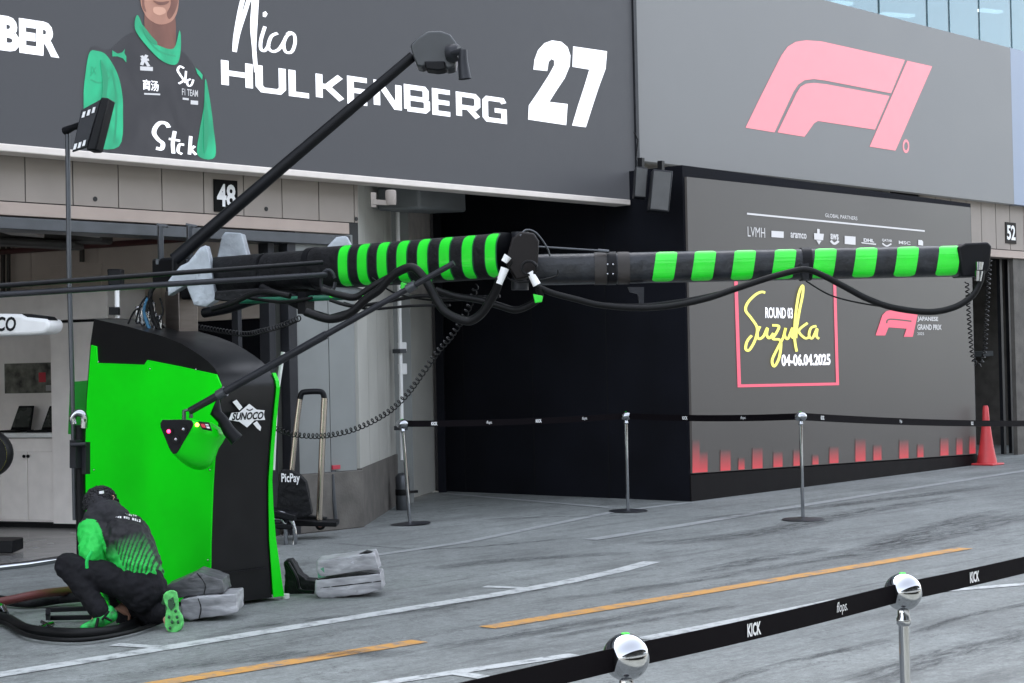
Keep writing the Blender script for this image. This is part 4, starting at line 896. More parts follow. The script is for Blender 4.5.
# ================================================================== LIGHT STAND at the left
t = thing('light_stand', 'tall thin grey pole with small tilted lamp panel on top, left of the cabinet', 'light stand', PD(83, 590, 12.3))
mb = MB(); mb.tube([PD(67.5,133,12.3), PD(69,270,12.3), PD(73,412,12.3), PD(75,520,12.3)], .017, 10); mb.build('pole', M_grm, t, True)
mb = MB(); mb.tube([PD(80,425,12.25), PD(81,520,12.25), PD(82,588,12.25)], .034, 12); mb.build('lower_tube', M_black, t, True)
mb = MB(); mb.tube(smooth_path([PD(74,424,12.2), PD(73,417,12.2), PD(78,413,12.2), PD(84,416,12.2), PD(84,428,12.2)], 6), .026, 12); mb.build('elbow', M_chr, t, True)
mb = MB(); mb.tube([PD(70,445,12.15), PD(86,444,12.15)], .014); mb.bar(PD(76,440,12.2), PD(76,468,12.2), .06); mb.bar(PD(86,442,12.2), PD(86,474,12.2), .04); mb.build('clamp', M_darkm, t)
mb = MB(); mb.tube([PD(65,131,12.3), PD(74,127,12.25), PD(90,123,12.2)], [.03,.022,.035], 10); mb.build('swivel_arm', M_black, t, True)
mb = MB(); mb.prism([PD(x, y, 12.1) for x, y in ((101,97),(109,98),(96,150),(86,150))], FW*.20); mb.build('lamp_body', M_black, t, bevel=.01)
fr_ = [(81,110),(101,99),(87,147),(72,152)]
mb = MB(); mb.prism([PD(x, y, 12.15) for x, y in fr_], FW*.03); mb.build('lamp_frame', M_darkm, t, bevel=.005)
mb = MB()
for bx0, by0 in ((82,112),(87,110),(92,107.5),(73.5,144),(78,142.5),(82.5,140.5)): mb.prism([PD(bx0+a, by0+b, 12.14) for a, b in ((1,0),(3.6,-.8),(2.2,5),(-.6,5.8))], FW*.005)
mb.build('vent_slot', M_wpaint, t)

# ================================================================== GARAGE INTERIOR FURNITURE
a = G(-60, 524); c = G(76, 528.8); 
a = V((10.28, 18.1, 0)); c = V((10.9, 16.1, 0)); dv = (c-a).normalized(); nv = V((dv.y, -dv.x, 0)); nv = nv if nv.dot(FW) < 0 else -nv
def onw(px, off=0.):
    n_ = nv; d = ray(px, 430); Pp = c+n_*off; t_ = (Pp-CAM).dot(n_)/d.dot(n_); q = CAM+d*t_; return V((q.x, q.y, 0))
def zat(px, py, off=0.):
    d = ray(px, py); Pp = c+nv*off; t_ = (Pp-CAM).dot(nv)/d.dot(nv); return (CAM+d*t_).z
wl = thing('garage_partition', 'white partition wall of the team garage with counter niche left of the cabinet', 'partition wall', c)
def wbox(px0, px1, z0, z1, off0, off1, name, mt, parent, bevel=0):
    A_, B_ = onw(px0, 0), onw(px1, 0); mb = MB()
    mb.prism([A_+nv*off0+V((0,0,z0)), B_+nv*off0+V((0,0,z0)), B_+nv*off0+V((0,0,z1)), A_+nv*off0+V((0,0,z1))], nv*(off1-off0)); return mb.build(name, mt, parent, bevel=bevel)
zt = zat(60, 323)
wbox(52, 108, 0.05, zt, -.3, 0, 'end_panel', M_cab, wl)
wbox(-120, 51.8, 0.05, zt, -.66, -.6, 'niche_back', M_cab, wl)
wbox(-120, 112, zt+.03, zat(60,290), -.62, .04, 'header_panel', M_cab, wl, .01)
wbox(-120, 108, zt+.001, zt+.028, -.5, .0, 'header_gap', M_black, wl)
wbox(-120, 120, 0, .05, -.55, -.03, 'kick_plate', M_black, wl)
ct = thing('counter', 'white counter with cupboard doors inside the team garage', 'counter', onw(20))
zc = zat(30, 433)
wbox(-120, 51.5, .06, zc-.06, -.58, -.04, 'carcass', M_cab, ct)
wbox(-120, 51.7, zc-.05, zc, -.59, .0, 'worktop', M_white, ct, .008)
for p0, p1 in ((-40,-2),(-1.5,25),(25.8,51)):
    dr = wbox(p0, p1, .08, zc-.20, -.039, -.02, 'door', M_cab, ct, .004)
    A_ = onw((p0 if p0 > 20 else p1)+(1.6 if p0 > 20 else -1.6)); mb = MB(); mb.ball(A_+nv*.0+V((0,0,zc-.25)), .018, 10, 6); mb.build('knob', M_black, dr, True)
tag(wbox(-30, 29.6, zat(10,394), zat(10,363), -.598, -.57, 'wall_picture', mat('picture_board', (.12,.12,.10), .6, var=.8, scale=9), None), 'grey printed board with red mark hung above the counter', 'picture')
pt = bpy.data.objects['wall_picture']; wbox(5, 12, zat(10,383), zat(10,373), -.569, -.566, 'red_mark', mat('red_mark', (.5,.03,.05), .5, var=0), pt); wbox(12, 29, zat(10,392), zat(10,386), -.569, -.566, 'white_car_shape', mat('pic_grey', (.3,.3,.3), .5), pt)
tag(wbox(36, 50, zat(43,394), zat(43,363), -.598, -.56, 'wall_screen', M_black, None, .005), 'narrow black wall screen above the open laptop', 'screen')
for p0, p1, lab, dk in ((19, 48, 'open black laptop with larger tilted screen on the white counter', 1), (-12, 8, 'open laptop at left photo edge on the white counter', 1)):
    lp = thing('laptop', lab, 'laptop', onw((p0+p1)/2)+V((0,0,zc)))
    A_, B_ = onw(p0), onw(p1); A2, B2 = onw(p0+4), onw(p1-1)
    mb = MB(); mb.prism([A_-nv*.12+V((0,0,zc+.002)), B_-nv*.12+V((0,0,zc+.002)), B_-nv*.42+V((0,0,zc+.002)), A_-nv*.42+V((0,0,zc+.002))], (0,0,.02)); mb.build('base', M_black, lp, bevel=.003)
    zz = zat((p0+p1)/2, 407); mb = MB(); mb.prism([A_-nv*.36+V((0,0,zc+.022)), B_-nv*.36+V((0,0,zc+.022)), B2-nv*.44+V((0,0,zz)), A2-nv*.44+V((0,0,zz))], -nv*.015); mb.build('lid', M_black, lp, bevel=.003)
    mb = MB(); mb.prism([(A_.lerp(A2,.1)+ (B_-A_)*.05)-nv*.362+V((0,0,zc+.05)), B_-(B_-A_)*.06-nv*.362+V((0,0,zc+.05)), B2-(B_-A_)*.06-nv*.432+V((0,0,zz-.02)), A2+(B_-A_)*.05-nv*.432+V((0,0,zz-.02))], nv*.003); mb.build('display', mat('laptop_display', (.05,.055,.05), .25), lp)
# rounded white overhead pod with lettering
DP = 15.6
t = thing('overhead_pod', 'white rounded overhead equipment pod with black letters CO at the left edge', 'overhead pod', PD(20, 330, DP))
mb = MB(); mb.prism([PD(x, y, DP) for x, y in ((-60,312),(20,314),(26,317),(46,319),(49.5,322),(49,329),(44,334),(30,335),(-60,338))], FW*.5); mb.build('shell', M_white, t, bevel=.03, seg=3)
mb = MB(); mb.prism([PD(x, y, DP+.05) for x, y in ((22,313.5),(46,316.5),(49.5,320),(44,320),(26,318))], FW*.3); mb.build('dark_insert', M_black, t)
PP = Plane(PD(0, 320, DP-.002), RT, off=.003); 
PP.text('LICO', 'lettering', t, M_black, ((-14, 317), (16, 331)), bold=.03, shear=.15)
# small loudspeaker on white post
t = thing('pod_speaker', 'small black loudspeaker on white post rising above the partition', 'loudspeaker', PD(115, 318, 16.2))
mb = MB(); mb.prism([PD(x, y, 16.2) for x, y in ((107,269),(121,269),(121,285),(108,285))], FW*.15); mb.build('cabinet', M_black, t, bevel=.01)
mb = MB(); mb.tube([PD(117,287,16.25), PD(117,318,16.25)], .022); mb.build('post', M_white, t, True)
mb = MB(); mb.bar(PD(110,311,16.2), PD(119,311,16.2), .1, .07); mb.build('clamp', M_black, t)
# panel on side wall
mb = MB(); mb.prism([PX(x, y, 12.285) for x, y in ((50,266),(101,263),(101,292),(50,292))], (.014,0,0)); tag(mb.build('wall_hatch', M_int, None, bevel=.004), 'flat beige hatch panel on the garage side wall', 'hatch')
# half wheel at the left edge
wc = PD(-12, 454, 15.2)
t = thing('small_wheel', 'black rubber wheel with thin yellow line cut by left photo edge', 'wheel', wc)
mb = MB(); mb.lathe([(.10,-.1),(.19,-.1),(.2,-.07),(.205,0),(.2,.07),(.19,.1),(.10,.1)], wc, 32, axis=FW); mb.build('tyre', M_rub, t, True)
mb = MB(); mb.tube([wc-FW*.098+(RT*math.cos(i*.2)+UP*math.sin(i*.2))*.188 for i in range(33)], .0022, 6); mb.build('yellow_line', mat('tyre_yellow', (.4,.4,.03), .5), t, True)
mb = MB(); mb.lathe([(0,-.06),(.1,-.06),(.1,.06),(0,.06)], wc, 24, axis=FW); mb.build('rim', M_darkm, t, True)
# dark box with green face at the left edge and low platform
t = thing('floor_tool_box', 'low black box with green end standing on the garage floor', 'box', G(8, 556))
q = G(2, 555); mb = MB(); mb.obox(q+V((0,.2,.08)), RT, (0,0,1), FW, (.26, .055, .18)); mb.build('body', M_black, t, bevel=.01)
mb = MB(); mb.obox(q+V((-.1,.3,.20)), RT, (0,0,1), FW, (.09, .06, .10)); mb.build('green_lid', M_neonfab, t, bevel=.01)
mb = MB(); mb.tube([PD(-40,572,13.2), PD(30,564,13.2), PD(74,557,13.1)], .026, 12); tag(mb.build('steel_bar', M_chr, None, True), 'shiny steel bar reaching from the left edge to the worker', 'bar')

# trolley with hoop handle
t = thing('hand_truck', 'tall hoop-handled hand truck with champagne tubes leaning by the garage pier', 'hand truck', G(318, 528))
D = 17.2
mb = MB(); mb.tube(smooth_path([PD(291.5,472,D), PD(296,430,D), PD(300,398,D)], 4), .026, 12); mb.tube(smooth_path([PD(324.5,398,D), PD(322,450,D), PD(319,523,D)], 4), .03, 12); mb.build('tube', M_gold, t, True)
mb = MB(); mb.tube(smooth_path([PD(300,399,D), PD(301.5,394,D), PD(305,392,D), PD(319,391.5,D), PD(323,393.5,D), PD(324.5,399,D)], 5), .028, 12); mb.build('handle', M_black, t, True)
wcx = PD(320.5, 525.0, D-.05)
mb = MB(); mb.lathe([(0,-.02),(.045,-.022),(.05,-.012),(.05,.012),(.045,.022),(0,.02)], wcx, 20, axis=FW); mb.build('wheel', M_rub, t, True)
mb = MB(); mb.lathe([(0,-.026),(.022,-.026),(.022,.026),(0,.026)], wcx, 14, axis=FW); mb.build('hub', mat('pink_hub', (.35,.16,.15), .5), t, True)
mb = MB(); mb.bar(PD(290,522,D), PD(338,523,D), .3, .05); mb.bar(PD(297,516,D+.1), PD(327,520,D+.1), .1, .05); mb.build('toe_plate', M_black, t, bevel=.01)
t = thing('black_kit_bag', 'black bag with white lettering leaning against the hand truck', 'bag', G(294, 524))
D = 16.9
o = bmobj(softbox([PD(x, y, D) for x, y in ((281,470),(290,471),(300,475.5),(305.5,482),(312,514),(300,519),(276,515),(278,490))], FW*.14, .01, 3), 'body', M_fab, t)
PB = Plane(PD(290, 480, D-.012), RT, off=.006); PB.text('PicPay', 'lettering', t, M_wpaint, ((281.5, 473.5), (300, 484.5)), bold=.02)
t = thing('folding_chair', 'chrome legs of a folded chair behind the green cabinet edge', 'chair', G(290, 542))
D = 16.6
mb = MB(); mb.tube(smooth_path([PD(272,512,D), PD(284,514,D), PD(291,520,D), PD(295,534,D), PD(294,545,D), PD(290,548,D)], 5), .022, 10); mb.tube(smooth_path([PD(268,520,D), PD(280,519,D), PD(285,526,D), PD(286,545,D)], 5), .02, 10); mb.build('frame', M_chr, t, True)
mb = MB(); mb.bar(PD(270,511,D+.1), PD(296,517,D+.1), .3, .06); mb.bar(PD(270,525,D), PD(292,527,D), .08, .05); mb.build('seat', M_black, t, bevel=.01)
# thin standing pipe at pier foot + grey chrome pole behind the cabinet edge
mb = MB(); mb.tube([PD(333,474,18.0), PD(334,500,18.0), PD(336,522,18.0)], [.012,.022,.02], 10); mb.box(PD(332,489,18.0), PD(335.5,470,18.05)); tag(mb.build('pier_pipe', M_grm, None, True), 'short grey conduit running down the concrete skirt of the pier', 'pipe')
mb = MB(); mb.tube([PD(283,352,13.4), PD(276,400,13.4), PD(273,470,13.4)], .016, 10); tag(mb.build('pale_pole', M_white, None, True), 'thin pale pole standing just behind the right edge of the cabinet', 'pole')
mb = MB(); mb.tube([PX(240,300,12.1), PX(240,285,12.1)], .01); mb.ball(PX(240,318,12.1), .04, 10, 8, (.5,.5,1)); mb.tube([PX(240,312,12.1), PX(240,300,12.1)], .006); tag(mb.build('pull_cord', M_white, None, True), 'pull cord with small white weight hanging by the garage door', 'cord')

# ================================================================== BAG STACKS
def bagstack(p0, pl_, lab, seed, D, th, mt=M_bag):
    o = bmobj(softbox([PD(x, y, D) for x, y in pl_], FW*th, .011, seed, 4, 10), 'weight_bag', mt)
    tag(o, lab, 'bag', 'grey weight bags'); return o
M_bagd = mat('dark_grey_tarpaulin', (.095,.097,.102), .42, .1, var=.28, scale=5, bump=.7, bscale=7, stretch=(1.2, 1.2, 4))
b1 = bagstack(0, [(180,600),(196,597),(236,594),(237,612),(226,615),(190,620),(182,617)], 'lower grey folded weight bag right of the worker shoe', 1, 11.55, .3)
b2 = bagstack(0, [(163,588),(190,576),(196,572),(222,580),(224,593),(200,595),(180,598),(165,598)], 'upper grey folded weight bag leaning right of the worker', 2, 11.6, .3, M_bagd)
b3 = bagstack(0, [(316,580.5),(340,577),(380,573.5),(382,590),(362,594),(322,599),(315,594)], 'lower silver weight bag on the asphalt right of the cabinet', 3, 12.6, .3)
b4 = bagstack(0, [(317,561),(345,557),(374,553),(379,569),(350,572.5),(322,577),(317,573)], 'upper silver weight bag stacked right of the cabinet', 4, 12.58, .28)
def folds(o, segs, D, mt):
    mb = MB()
    for q in segs: mb.tube(smooth_path([PD(x, y, D) for x, y in q], 4), .004, 6)
    mb.build('seam', mt, o, True)
folds(b3, [[(317,579.5),(350,576),(380,573)], [(320,588),(352,584.5),(381,581)]], 12.6, M_rub)
folds(b4, [[(318,562),(345,558),(373,553.5)]], 12.62, M_rub)
folds(b1, [[(198,598),(201,608),(199,619)]], 11.55, M_rub)
folds(b2, [[(197,573),(205,584),(204,594)]], 11.6, M_rub)
mb = MB(); mb.prism([PD(x, y, 12.6) for x, y in ((358,555),(366,551.5),(371,552.5),(374,554.5))], FW*.1); mb.build('strap', M_black, b4, bevel=.005)
mb = MB(); mb.prism([PD(x, y, 12.58) for x, y in ((317,564),(323,561),(325,577),(318,578))], FW*.004); mb.build('green_end', mat('faded_green_cloth', (.07,.24,.14), .6, var=.3), b4)
t = thing('black_shoulder_bag', 'limp black bag with strap on the ground right of the cabinet', 'bag', G(300, 597))
bmobj(softbox([PD(x, y, 12.9) for x, y in ((284,562),(291,560),(297,572),(306,580),(317,582),(319,594),(300,597),(286,598))], FW*.2, .015, 5), 'body', M_fab, t)
mb = MB(); mb.tube(smooth_path([PD(288,563,12.85), PD(296,577,12.8), PD(300,590,12.8), PD(314,592,12.7)], 5), .014, 8); mb.build('strap', M_black, t, True)

# ================================================================== FLOOR HOSES
def gh(name, pix, rad, mt, label, cat='hose', grp='hoses on the ground'):
    pts_ = [G(x, y, z) for x, y, z in pix]; mb = MB(); mb.tube(smooth_path(pts_, 8), rad, 10); o = mb.build(name, mt, None, True); tag(o, label, cat, grp); return o
gh('floor_hose', [(-30,612,.06),(5,618,.05),(25,628,.04),(50,632,.03),(85,633,.03),(115,630,.03),(140,620,.03),(153,608,.03)], .032, M_rub, 'thick black hose curving round the front foot of the worker')
gh('floor_hose', [(-30,596,.05),(0,600,.05),(30,603,.04),(60,599,.05),(90,596,.08),(110,590,.15)], .034, M_fab, 'thick black sleeved hose lying behind the worker shin')
gh('floor_hose', [(-20,606,.08),(10,600,.10),(40,594,.12),(75,590,.10)], .03, mat('dark_red_hose', (.10,.02,.02), .5), 'dark reddish hose above the black hoses at the left')
gh('floor_hose', [(-30,625,.03),(0,622,.03),(30,636,.03),(80,640,.03),(130,632,.03),(160,622,.03)], .014, M_rub, 'thin black air line lying in front of the thick hose')
t = thing('hose_trolley', 'low black metal frame lying among the hoses beside the worker', 'frame', G(60, 622))
mb = MB(); mb.bar(G(48,618,.03), G(98,617,.03), .03, .03); mb.bar(G(46,610,.06), G(100,608,.06), .03, .03); mb.bar(G(48,618,.03), G(48,612,.18), .03, .03); mb.build('frame', M_black, t, bevel=.004)
mb = MB(); mb.tube([G(40,628,.05), G(52,624,.05)], .018); mb.tube([G(42,622,.06), G(52,628,.05)], .012); mb.build('coupling', M_chr, t, True)
t = thing('air_wrench_tip', 'silver hose nozzle cut off by the left photo edge', 'nozzle', G(-5, 612))
mb = MB(); mb.tube([G(-12,606,.12), G(2,609,.09), G(6,614,.07)], [.05,.035,.02], 14); mb.build('nozzle', M_chr, t, True)

# ================================================================== STANCHIONS
H = 1.01
def make_stanchion():
    t = thing('stanchion', '', 'stanchion')
    mb = MB(); mb.lathe([(.0,0),(.155,0),(.16,.006),(.15,.014),(.05,.022),(.03,.03),(0,.03)], (0,0,0), 36); mb.build('base', M_darkm, t, True)
    mb = MB(); mb.lathe([(.0135,.02),(.0135,H-.06)], (0,0,0), 20); mb.build('post', M_chr, t, True)
    mb = MB(); mb.lathe([(.0145,H-.085),(.0185,H-.08),(.0185,H-.068),(.015,H-.06),(.015,H-.045),(.014,H-.04)], (0,0,0), 20); mb.build('collar', M_chr, t, True)
    mb = MB(); mb.ball((0,0,H), .048, 40, 26); hd = mb.build('ball_head', M_chr, t, True)
    mb = MB(); mb.ball((0,0,H+.0475), .009, 12, 6, (1,1,.25)); mb.build('painted_green_reflection', M_neon, hd, True)  # green reflection on the ball top, put in as a small coloured dome
    return t
proto = make_stanchion(); sts = []
nR, nL = G(903,592,H), G(626,657,H); dn = (nR-nL)
pos = [(nL, 'near chrome stanchion with ball head, leftmost of the two in the foreground'), (nR, 'near chrome stanchion with ball head, right one of the foreground pair'),
       (G(410,524.5), 'leaning chrome stanchion standing before the garage recess'), (G(628,511.5), 'chrome stanchion standing before the dark left side of the booth'), (G(803,520), 'chrome stanchion standing before the booth screen wall')]
for i, (p, lab) in enumerate(pos):
    o = proto if i == 0 else copy_tree(proto); o.location = (p.x, p.y, 0); o['label'] = lab; o['group'] = 'chrome stanchions of the belt barrier'; sts.append(o)
    if i >= 2:
        s_ = 1.0; o.scale = (1.35, 1.35, 1.035)
sts[2].rotation_euler = Matrix.Rotation(R(-3.2), 3, FW).to_euler()
bpy.context.view_layer.update()
def head(o, z=H): return o.matrix_world @ V((0,0,z))
M_belt = mat('black_belt_webbing', (.0032,.0022,.0032), .8, var=.2, scale=60, spec=.08)
def belt(a, b, label, wd, sag, marks, group, parent=None):
    a, b = V(a), V(b); d = (b-a); L = d.length; K = 24; mb = MB(); th = .0015; hz_ = V((d.x, d.y, 0)).normalized(); N_ = hz_.cross(V((0,0,1)))
    if N_.dot(FW) > 0: N_ = -N_
    pt = lambda f: a+d*f+V((0,0,-sag*4*f*(1-f)))
    vs = []
    for i in range(K+1):
        f = i/K; p = pt(f); tw = .15*math.sin(f*5)*.003
        for q in ((-wd/2, th), (wd/2, th), (wd/2, -th), (-wd/2, -th)): vs.append(p+V((0,0,q[0]))+N_*(q[1]+tw))
    mb.add(vs, [(i*4+j, i*4+(j+1) % 4, (i+1)*4+(j+1) % 4, (i+1)*4+j) for i in range(K) for j in range(4)])
    o = mb.build('barrier_belt', M_belt, parent); 
    if parent is None: tag(o, label, 'barrier belt', group)
    for f, s_, hh in marks:
        p = pt(f); sl = (pt(f+.01)-pt(f-.01)).normalized(); wid = hh*(1.9 if s_ == 'KICK' else 1.6)
        mb = MB()
        cu = bpy.data.curves.new('t', 'FONT'); cu.body = s_; cu.offset = .035 if s_ == 'KICK' else .0; cu.shear = 0 if s_ == 'KICK' else .25; cu.resolution_u = 2
        to = bpy.data.objects.new('t', cu); C.objects.link(to); bpy.context.view_layer.update()
        me = bpy.data.meshes.new_from_object(to.evaluated_get(bpy.context.evaluated_depsgraph_get())); bpy.data.objects.remove(to)
        xs_ = [v.co.x for v in me.vertices]; ys_ = [v.co.y for v in me.vertices]; x0, x1, y0, y1 = min(xs_), max(xs_), min(ys_), max(ys_)
        mb.add([p+sl*((v.co.x-x0)/(x1-x0)-.5)*wid+V((0,0,((v.co.y-y0)/(y1-y0)-.5)*hh))+N_*.004 for v in me.vertices], [list(q.vertices) for q in me.polygons])
        mb.build('belt_lettering', M_wpaint, o, fix=False)
    return o
hl, hr = V((nL.x,nL.y,H)), V((nR.x,nR.y,H)); u_ = dn.normalized()
belt(hl+u_*.04, hr-u_*.04, 'foreground black belt between the two near chrome stanchions', .047, .004, [(.395,'KICK',.030),(.75,'flops.',.032)], 'black barrier belts')
belt(hl-u_*1.5+V((0,0,.0)), hl-u_*.04, 'foreground black belt leaving left of the nearest stanchion', .047, .0, [], 'black barrier belts')
belt(hr+u_*.04, hr+u_*1.3, 'foreground black belt leaving right past the right near stanchion', .047, .004, [(.29,'KICK',.030)], 'black barrier belts')
h2, h3, h4 = head(sts[2]), head(sts[3]), head(sts[4])
M3 = [(.12,'KICK',.036),(.37,'flops.',.04),(.6,'KICK',.036),(.82,'flops.',.04)]
def inset(a, b): e = (b-a).normalized()*.055; return a+e, b-e
belt(*inset(h2, h3), 'far black belt from the leaning stanchion across the black booth side', .066, .02, M3, 'black barrier belts')
belt(*inset(h3, h4), 'far black belt crossing the corner of the booth', .066, .02, [(.35,'KICK',.036),(.7,'flops.',.04)], 'black barrier belts')
endp = PD(1050, 423, 24.0)
belt(h4+(endp-h4).normalized()*.055, endp, 'far black belt running right across booth screen and traffic cone', .075, .03, [(.06,'KICK',.042),(.33,'flops.',.045),(.62,'KICK',.042),(.9,'flops.',.045)], 'black barrier belts')

# ================================================================== TRAFFIC CONE
qc = G(987, 465.0); t = thing('traffic_cone', 'red traffic cone standing at the right corner of the booth', 'traffic cone', qc)
Mc = mat('cone_red', (.50, .04, .045), .45, var=.1)
hc = (465-406)/FPX*26.8
mb = MB(); mb.lathe([(.15,.03),(.145,.06),(.10,.3),(.055,hc*.75),(.042,hc*.97),(.03,hc),(0,hc)], qc, 28); mb.build('cone', Mc, t, True)
mb = MB(); mb.box(qc+V((-.19,-.19,0)), qc+V((.19,.19,.03))); mb.build('base', Mc, t, bevel=.012)

# ================================================================== WORKER
def organic(parts, name, mt, parent, voxel=.010, smooth_it=6, disp=0., dfreq=14, seed=0):
    """joins tapered limbs and ellipsoids into one continuous surface"""
    mb = MB()
    for p in parts:
        if p[0] == 'c':
            _, a, b, ra, rb = p; a, b = V(a), V(b); d = b-a; L = max(d.length, 1e-4); pr = []
            for i in range(6): th = math.pi/2*i/5; pr.append((ra*math.sin(th), -ra*math.cos(th)))
            for i in range(6): th = math.pi/2*i/5; pr.append((rb*math.cos(th), L+rb*math.sin(th)))
            mb.lathe(pr, a, 18, axis=d)
        else:
            _, c, r3, rot = p; vs = []; n, m_ = 22, 14; c = V(c)
            for i in range(m_+1):
                ph = math.pi*i/m_
                for j in range(n):
                    a_ = 2*math.pi*j/n; q = V((math.sin(ph)*math.cos(a_)*r3[0], math.sin(ph)*math.sin(a_)*r3[1], -math.cos(ph)*r3[2])); vs.append(c+rot@q)
            mb.add(vs, [(i*n+j, i*n+(j+1) % n, (i+1)*n+(j+1) % n, (i+1)*n+j) for i in range(m_) for j in range(n)])
    o = mb.build('tmp', mt, None, True)
    r_ = o.modifiers.new('r', 'REMESH'); r_.mode = 'VOXEL'; r_.voxel_size = voxel; r_.use_smooth_shade = True
    s_ = o.modifiers.new('s', 'SMOOTH'); s_.iterations = smooth_it; s_.factor = .5
    bpy.context.view_layer.update()
    me = bpy.data.meshes.new_from_object(o.evaluated_get(bpy.context.evaluated_depsgraph_get())); bpy.data.objects.remove(o)
    me.name = name; no = bpy.data.objects.new(name, me); C.objects.link(no)
    if disp:
        nv_ = [v.normal.copy() for v in me.vertices]
        for v, nn2 in zip(me.vertices, nv_):
            k = 1-abs(noise.noise(v.co*dfreq+V((seed,0,0))))*2.2
            v.co += nn2*disp*(k*.7+.5*noise.noise(v.co*dfreq*2.3))
    for p in me.polygons: p.use_smooth = True
    if not me.materials: me.materials.append(mt)
    adopt(no, parent); return no
wk = thing('person', 'crouching person in black and green hooded jacket, black trousers and green shoes', 'person', G(118, 625))
FR = Matrix((RT, -V((FW.x,FW.y,0)).normalized(), V((0,0,1)))).transposed()      # columns: picture right, towards camera, up
hips = PD(144, 590, 11.32); belly = PD(138, 566, 11.34); chest = PD(126, 541, 11.42); neckp = PD(110, 520, 11.5); headc = PD(101, 507, 11.54)
shL = PD(92, 530, 11.42); shR = PD(132, 528, 11.62); elL = PD(91, 553, 11.28); elR = PD(112, 570, 11.75); haL = PD(118, 606, 11.45); haR = PD(122, 600, 11.7)
hipL = PD(133, 585, 11.28); hipR = PD(147, 594, 11.45)
knL = PD(68, 566, 11.25); anL = PD(100, 619, 11.15); knR = PD(132, 617, 11.6); anR = PD(166, 612, 11.22)
cp = lambda a, b, ra, rb: ('c', a, b, ra, rb)
def hand(h, d, up):
    d = V(d).normalized(); s_ = d.cross(V(up)).normalized(); u_ = s_.cross(d); out = [cp(h, h+d*.06, .028, .032)]
    for i, (ln, o_) in enumerate(((.065,-.027),(.075,-.009),(.07,.009),(.055,.027))):
        k = h+d*.075+s_*o_; e1_ = k+(d*.8-u_*.5).normalized()*ln*.55; out += [cp(k, e1_, .0095, .009), cp(e1_, e1_+(d*.2-u_*1).normalized()*ln*.45, .009, .0075)]
    k = h+d*.02-s_*.03; out += [cp(k, k+(d*.6-s_*.8-u_*.3).normalized()*.04, .012, .010), cp(k+(d*.6-s_*.8-u_*.3).normalized()*.04, k+(d*.6-s_*.8-u_*.3).normalized()*.04+(d-u_*.8).normalized()*.03, .010, .008)]
    return out
body = [cp(hips, belly, .10, .10), cp(belly, chest, .12, .135), cp(chest, neckp, .12, .06), cp(neckp, headc, .055, .06), ('e', headc, (.078,.098,.115), FR),
        cp(chest, shL, .07, .055), cp(chest, shR, .07, .055), cp(shL, elL, .05, .04), cp(elL, haL, .038, .026), cp(shR, elR, .05, .04), cp(elR, haR, .038, .026),
        cp(hipL, knL, .07, .05), cp(knL, anL, .045, .035), cp(hipR, knR, .065, .05), cp(knR, anR, .05, .035), cp(anL, PD(88,628,11.12), .035, .03), cp(anR, PD(171,628,11.14), .035, .03)]
hd_ = PD(96, 503, 11.58)   # face turned away, down-left: nose and ears
body += [cp(headc, PD(91, 505, 11.6), .03, .012), ('e', PD(113, 499, 11.5), (.012,.02,.03), FR)]
body += hand(haL, PD(127,611,11.45)-haL, (0,0,1)) + hand(haR, PD(130,606,11.62)-haR, (0,0,1))
organic(body, 'body', M_skin, wk, .0075, 3)
# face details (turned away from the photographer)
fd_ = (PD(90, 506, 11.64)-headc).normalized(); fs = fd_.cross(V((0,0,1))).normalized(); fu = fs.cross(fd_)
for s_ in (-1, 1):
    mb = MB(); mb.ball(headc+fd_*.09+fs*.03*s_+fu*.01, .011, 10, 8); mb.build('eye', M_wpaint, wk, True)
mb = MB(); mb.tube([headc+fd_*.098-fs*.02-fu*.045, headc+fd_*.103-fu*.047, headc+fd_*.098+fs*.02-fu*.045], .006, 6); mb.build('lips', mat('lips', (.3,.10,.09), .5), wk, True)
# trousers
Mtr = mat('black_trouser_cloth', (.008,.008,.010), .8, var=.3, scale=12, bump=.6, bscale=30, spec=.2)
trs = [cp(hips, belly, .15, .12), cp(hipL, knL, .11, .08), cp(hipL, hipR, .125, .125), cp(hipR, knR, .12, .10), cp(knL, anL+V((0,0,.05)), .074, .058), cp(hipR, knR, .11, .085), cp(knR, anR, .08, .058)]
organic(trs, 'trousers', Mtr, wk, .008, 5, .010, 14, 2)
# jacket with green sleeve and fading green bars across the lower back
jk = [cp(belly, chest, .145, .165), cp(PD(143,575,11.33), belly, .125, .14), cp(chest, neckp, .15, .085), cp(chest, shL, .11, .088), cp(chest, shR, .11, .085), cp(shL, elL, .085, .07), cp(elL, PD(114,601,11.43), .066, .038), cp(shR, elR, .08, .06), cp(elR, PD(121,596,11.68), .058, .04)]
jm = bpy.data.materials.new('jacket_cloth'); jm.use_nodes = True; nn_ = jm.node_tree.nodes; ll = jm.node_tree.links; pb = nn_['Principled BSDF']; pb.inputs['Roughness'].default_value = .7
vc = nn_.new('ShaderNodeVertexColor'); vc.layer_name = 'pattern'; ll.new(vc.outputs[0], pb.inputs['Base Color'])
tn = nn_.new('ShaderNodeTexNoise'); tn.inputs['Scale'].default_value = 40; bp_ = nn_.new('ShaderNodeBump'); bp_.inputs['Strength'].default_value = .3; bp_.inputs['Distance'].default_value = .01; tcc = nn_.new('ShaderNodeTexCoord'); ll.new(tcc.outputs['Object'], tn.inputs[0]); ll.new(tn.outputs[0], bp_.inputs['Height']); ll.new(bp_.outputs[0], pb.inputs['Normal'])
jo = organic(jk, 'jacket', jm, wk, .0065, 5, .012, 15, 5)
ca = jo.data.color_attributes.new('pattern', 'FLOAT_COLOR', 'POINT')
gcol = V((.01, .50, .06)); bcol = V((.004, .004, .006))
spine = (chest-PD(144,584,11.3)); spl = spine.length; spd = spine.normalized(); o0 = PD(144,584,11.3)
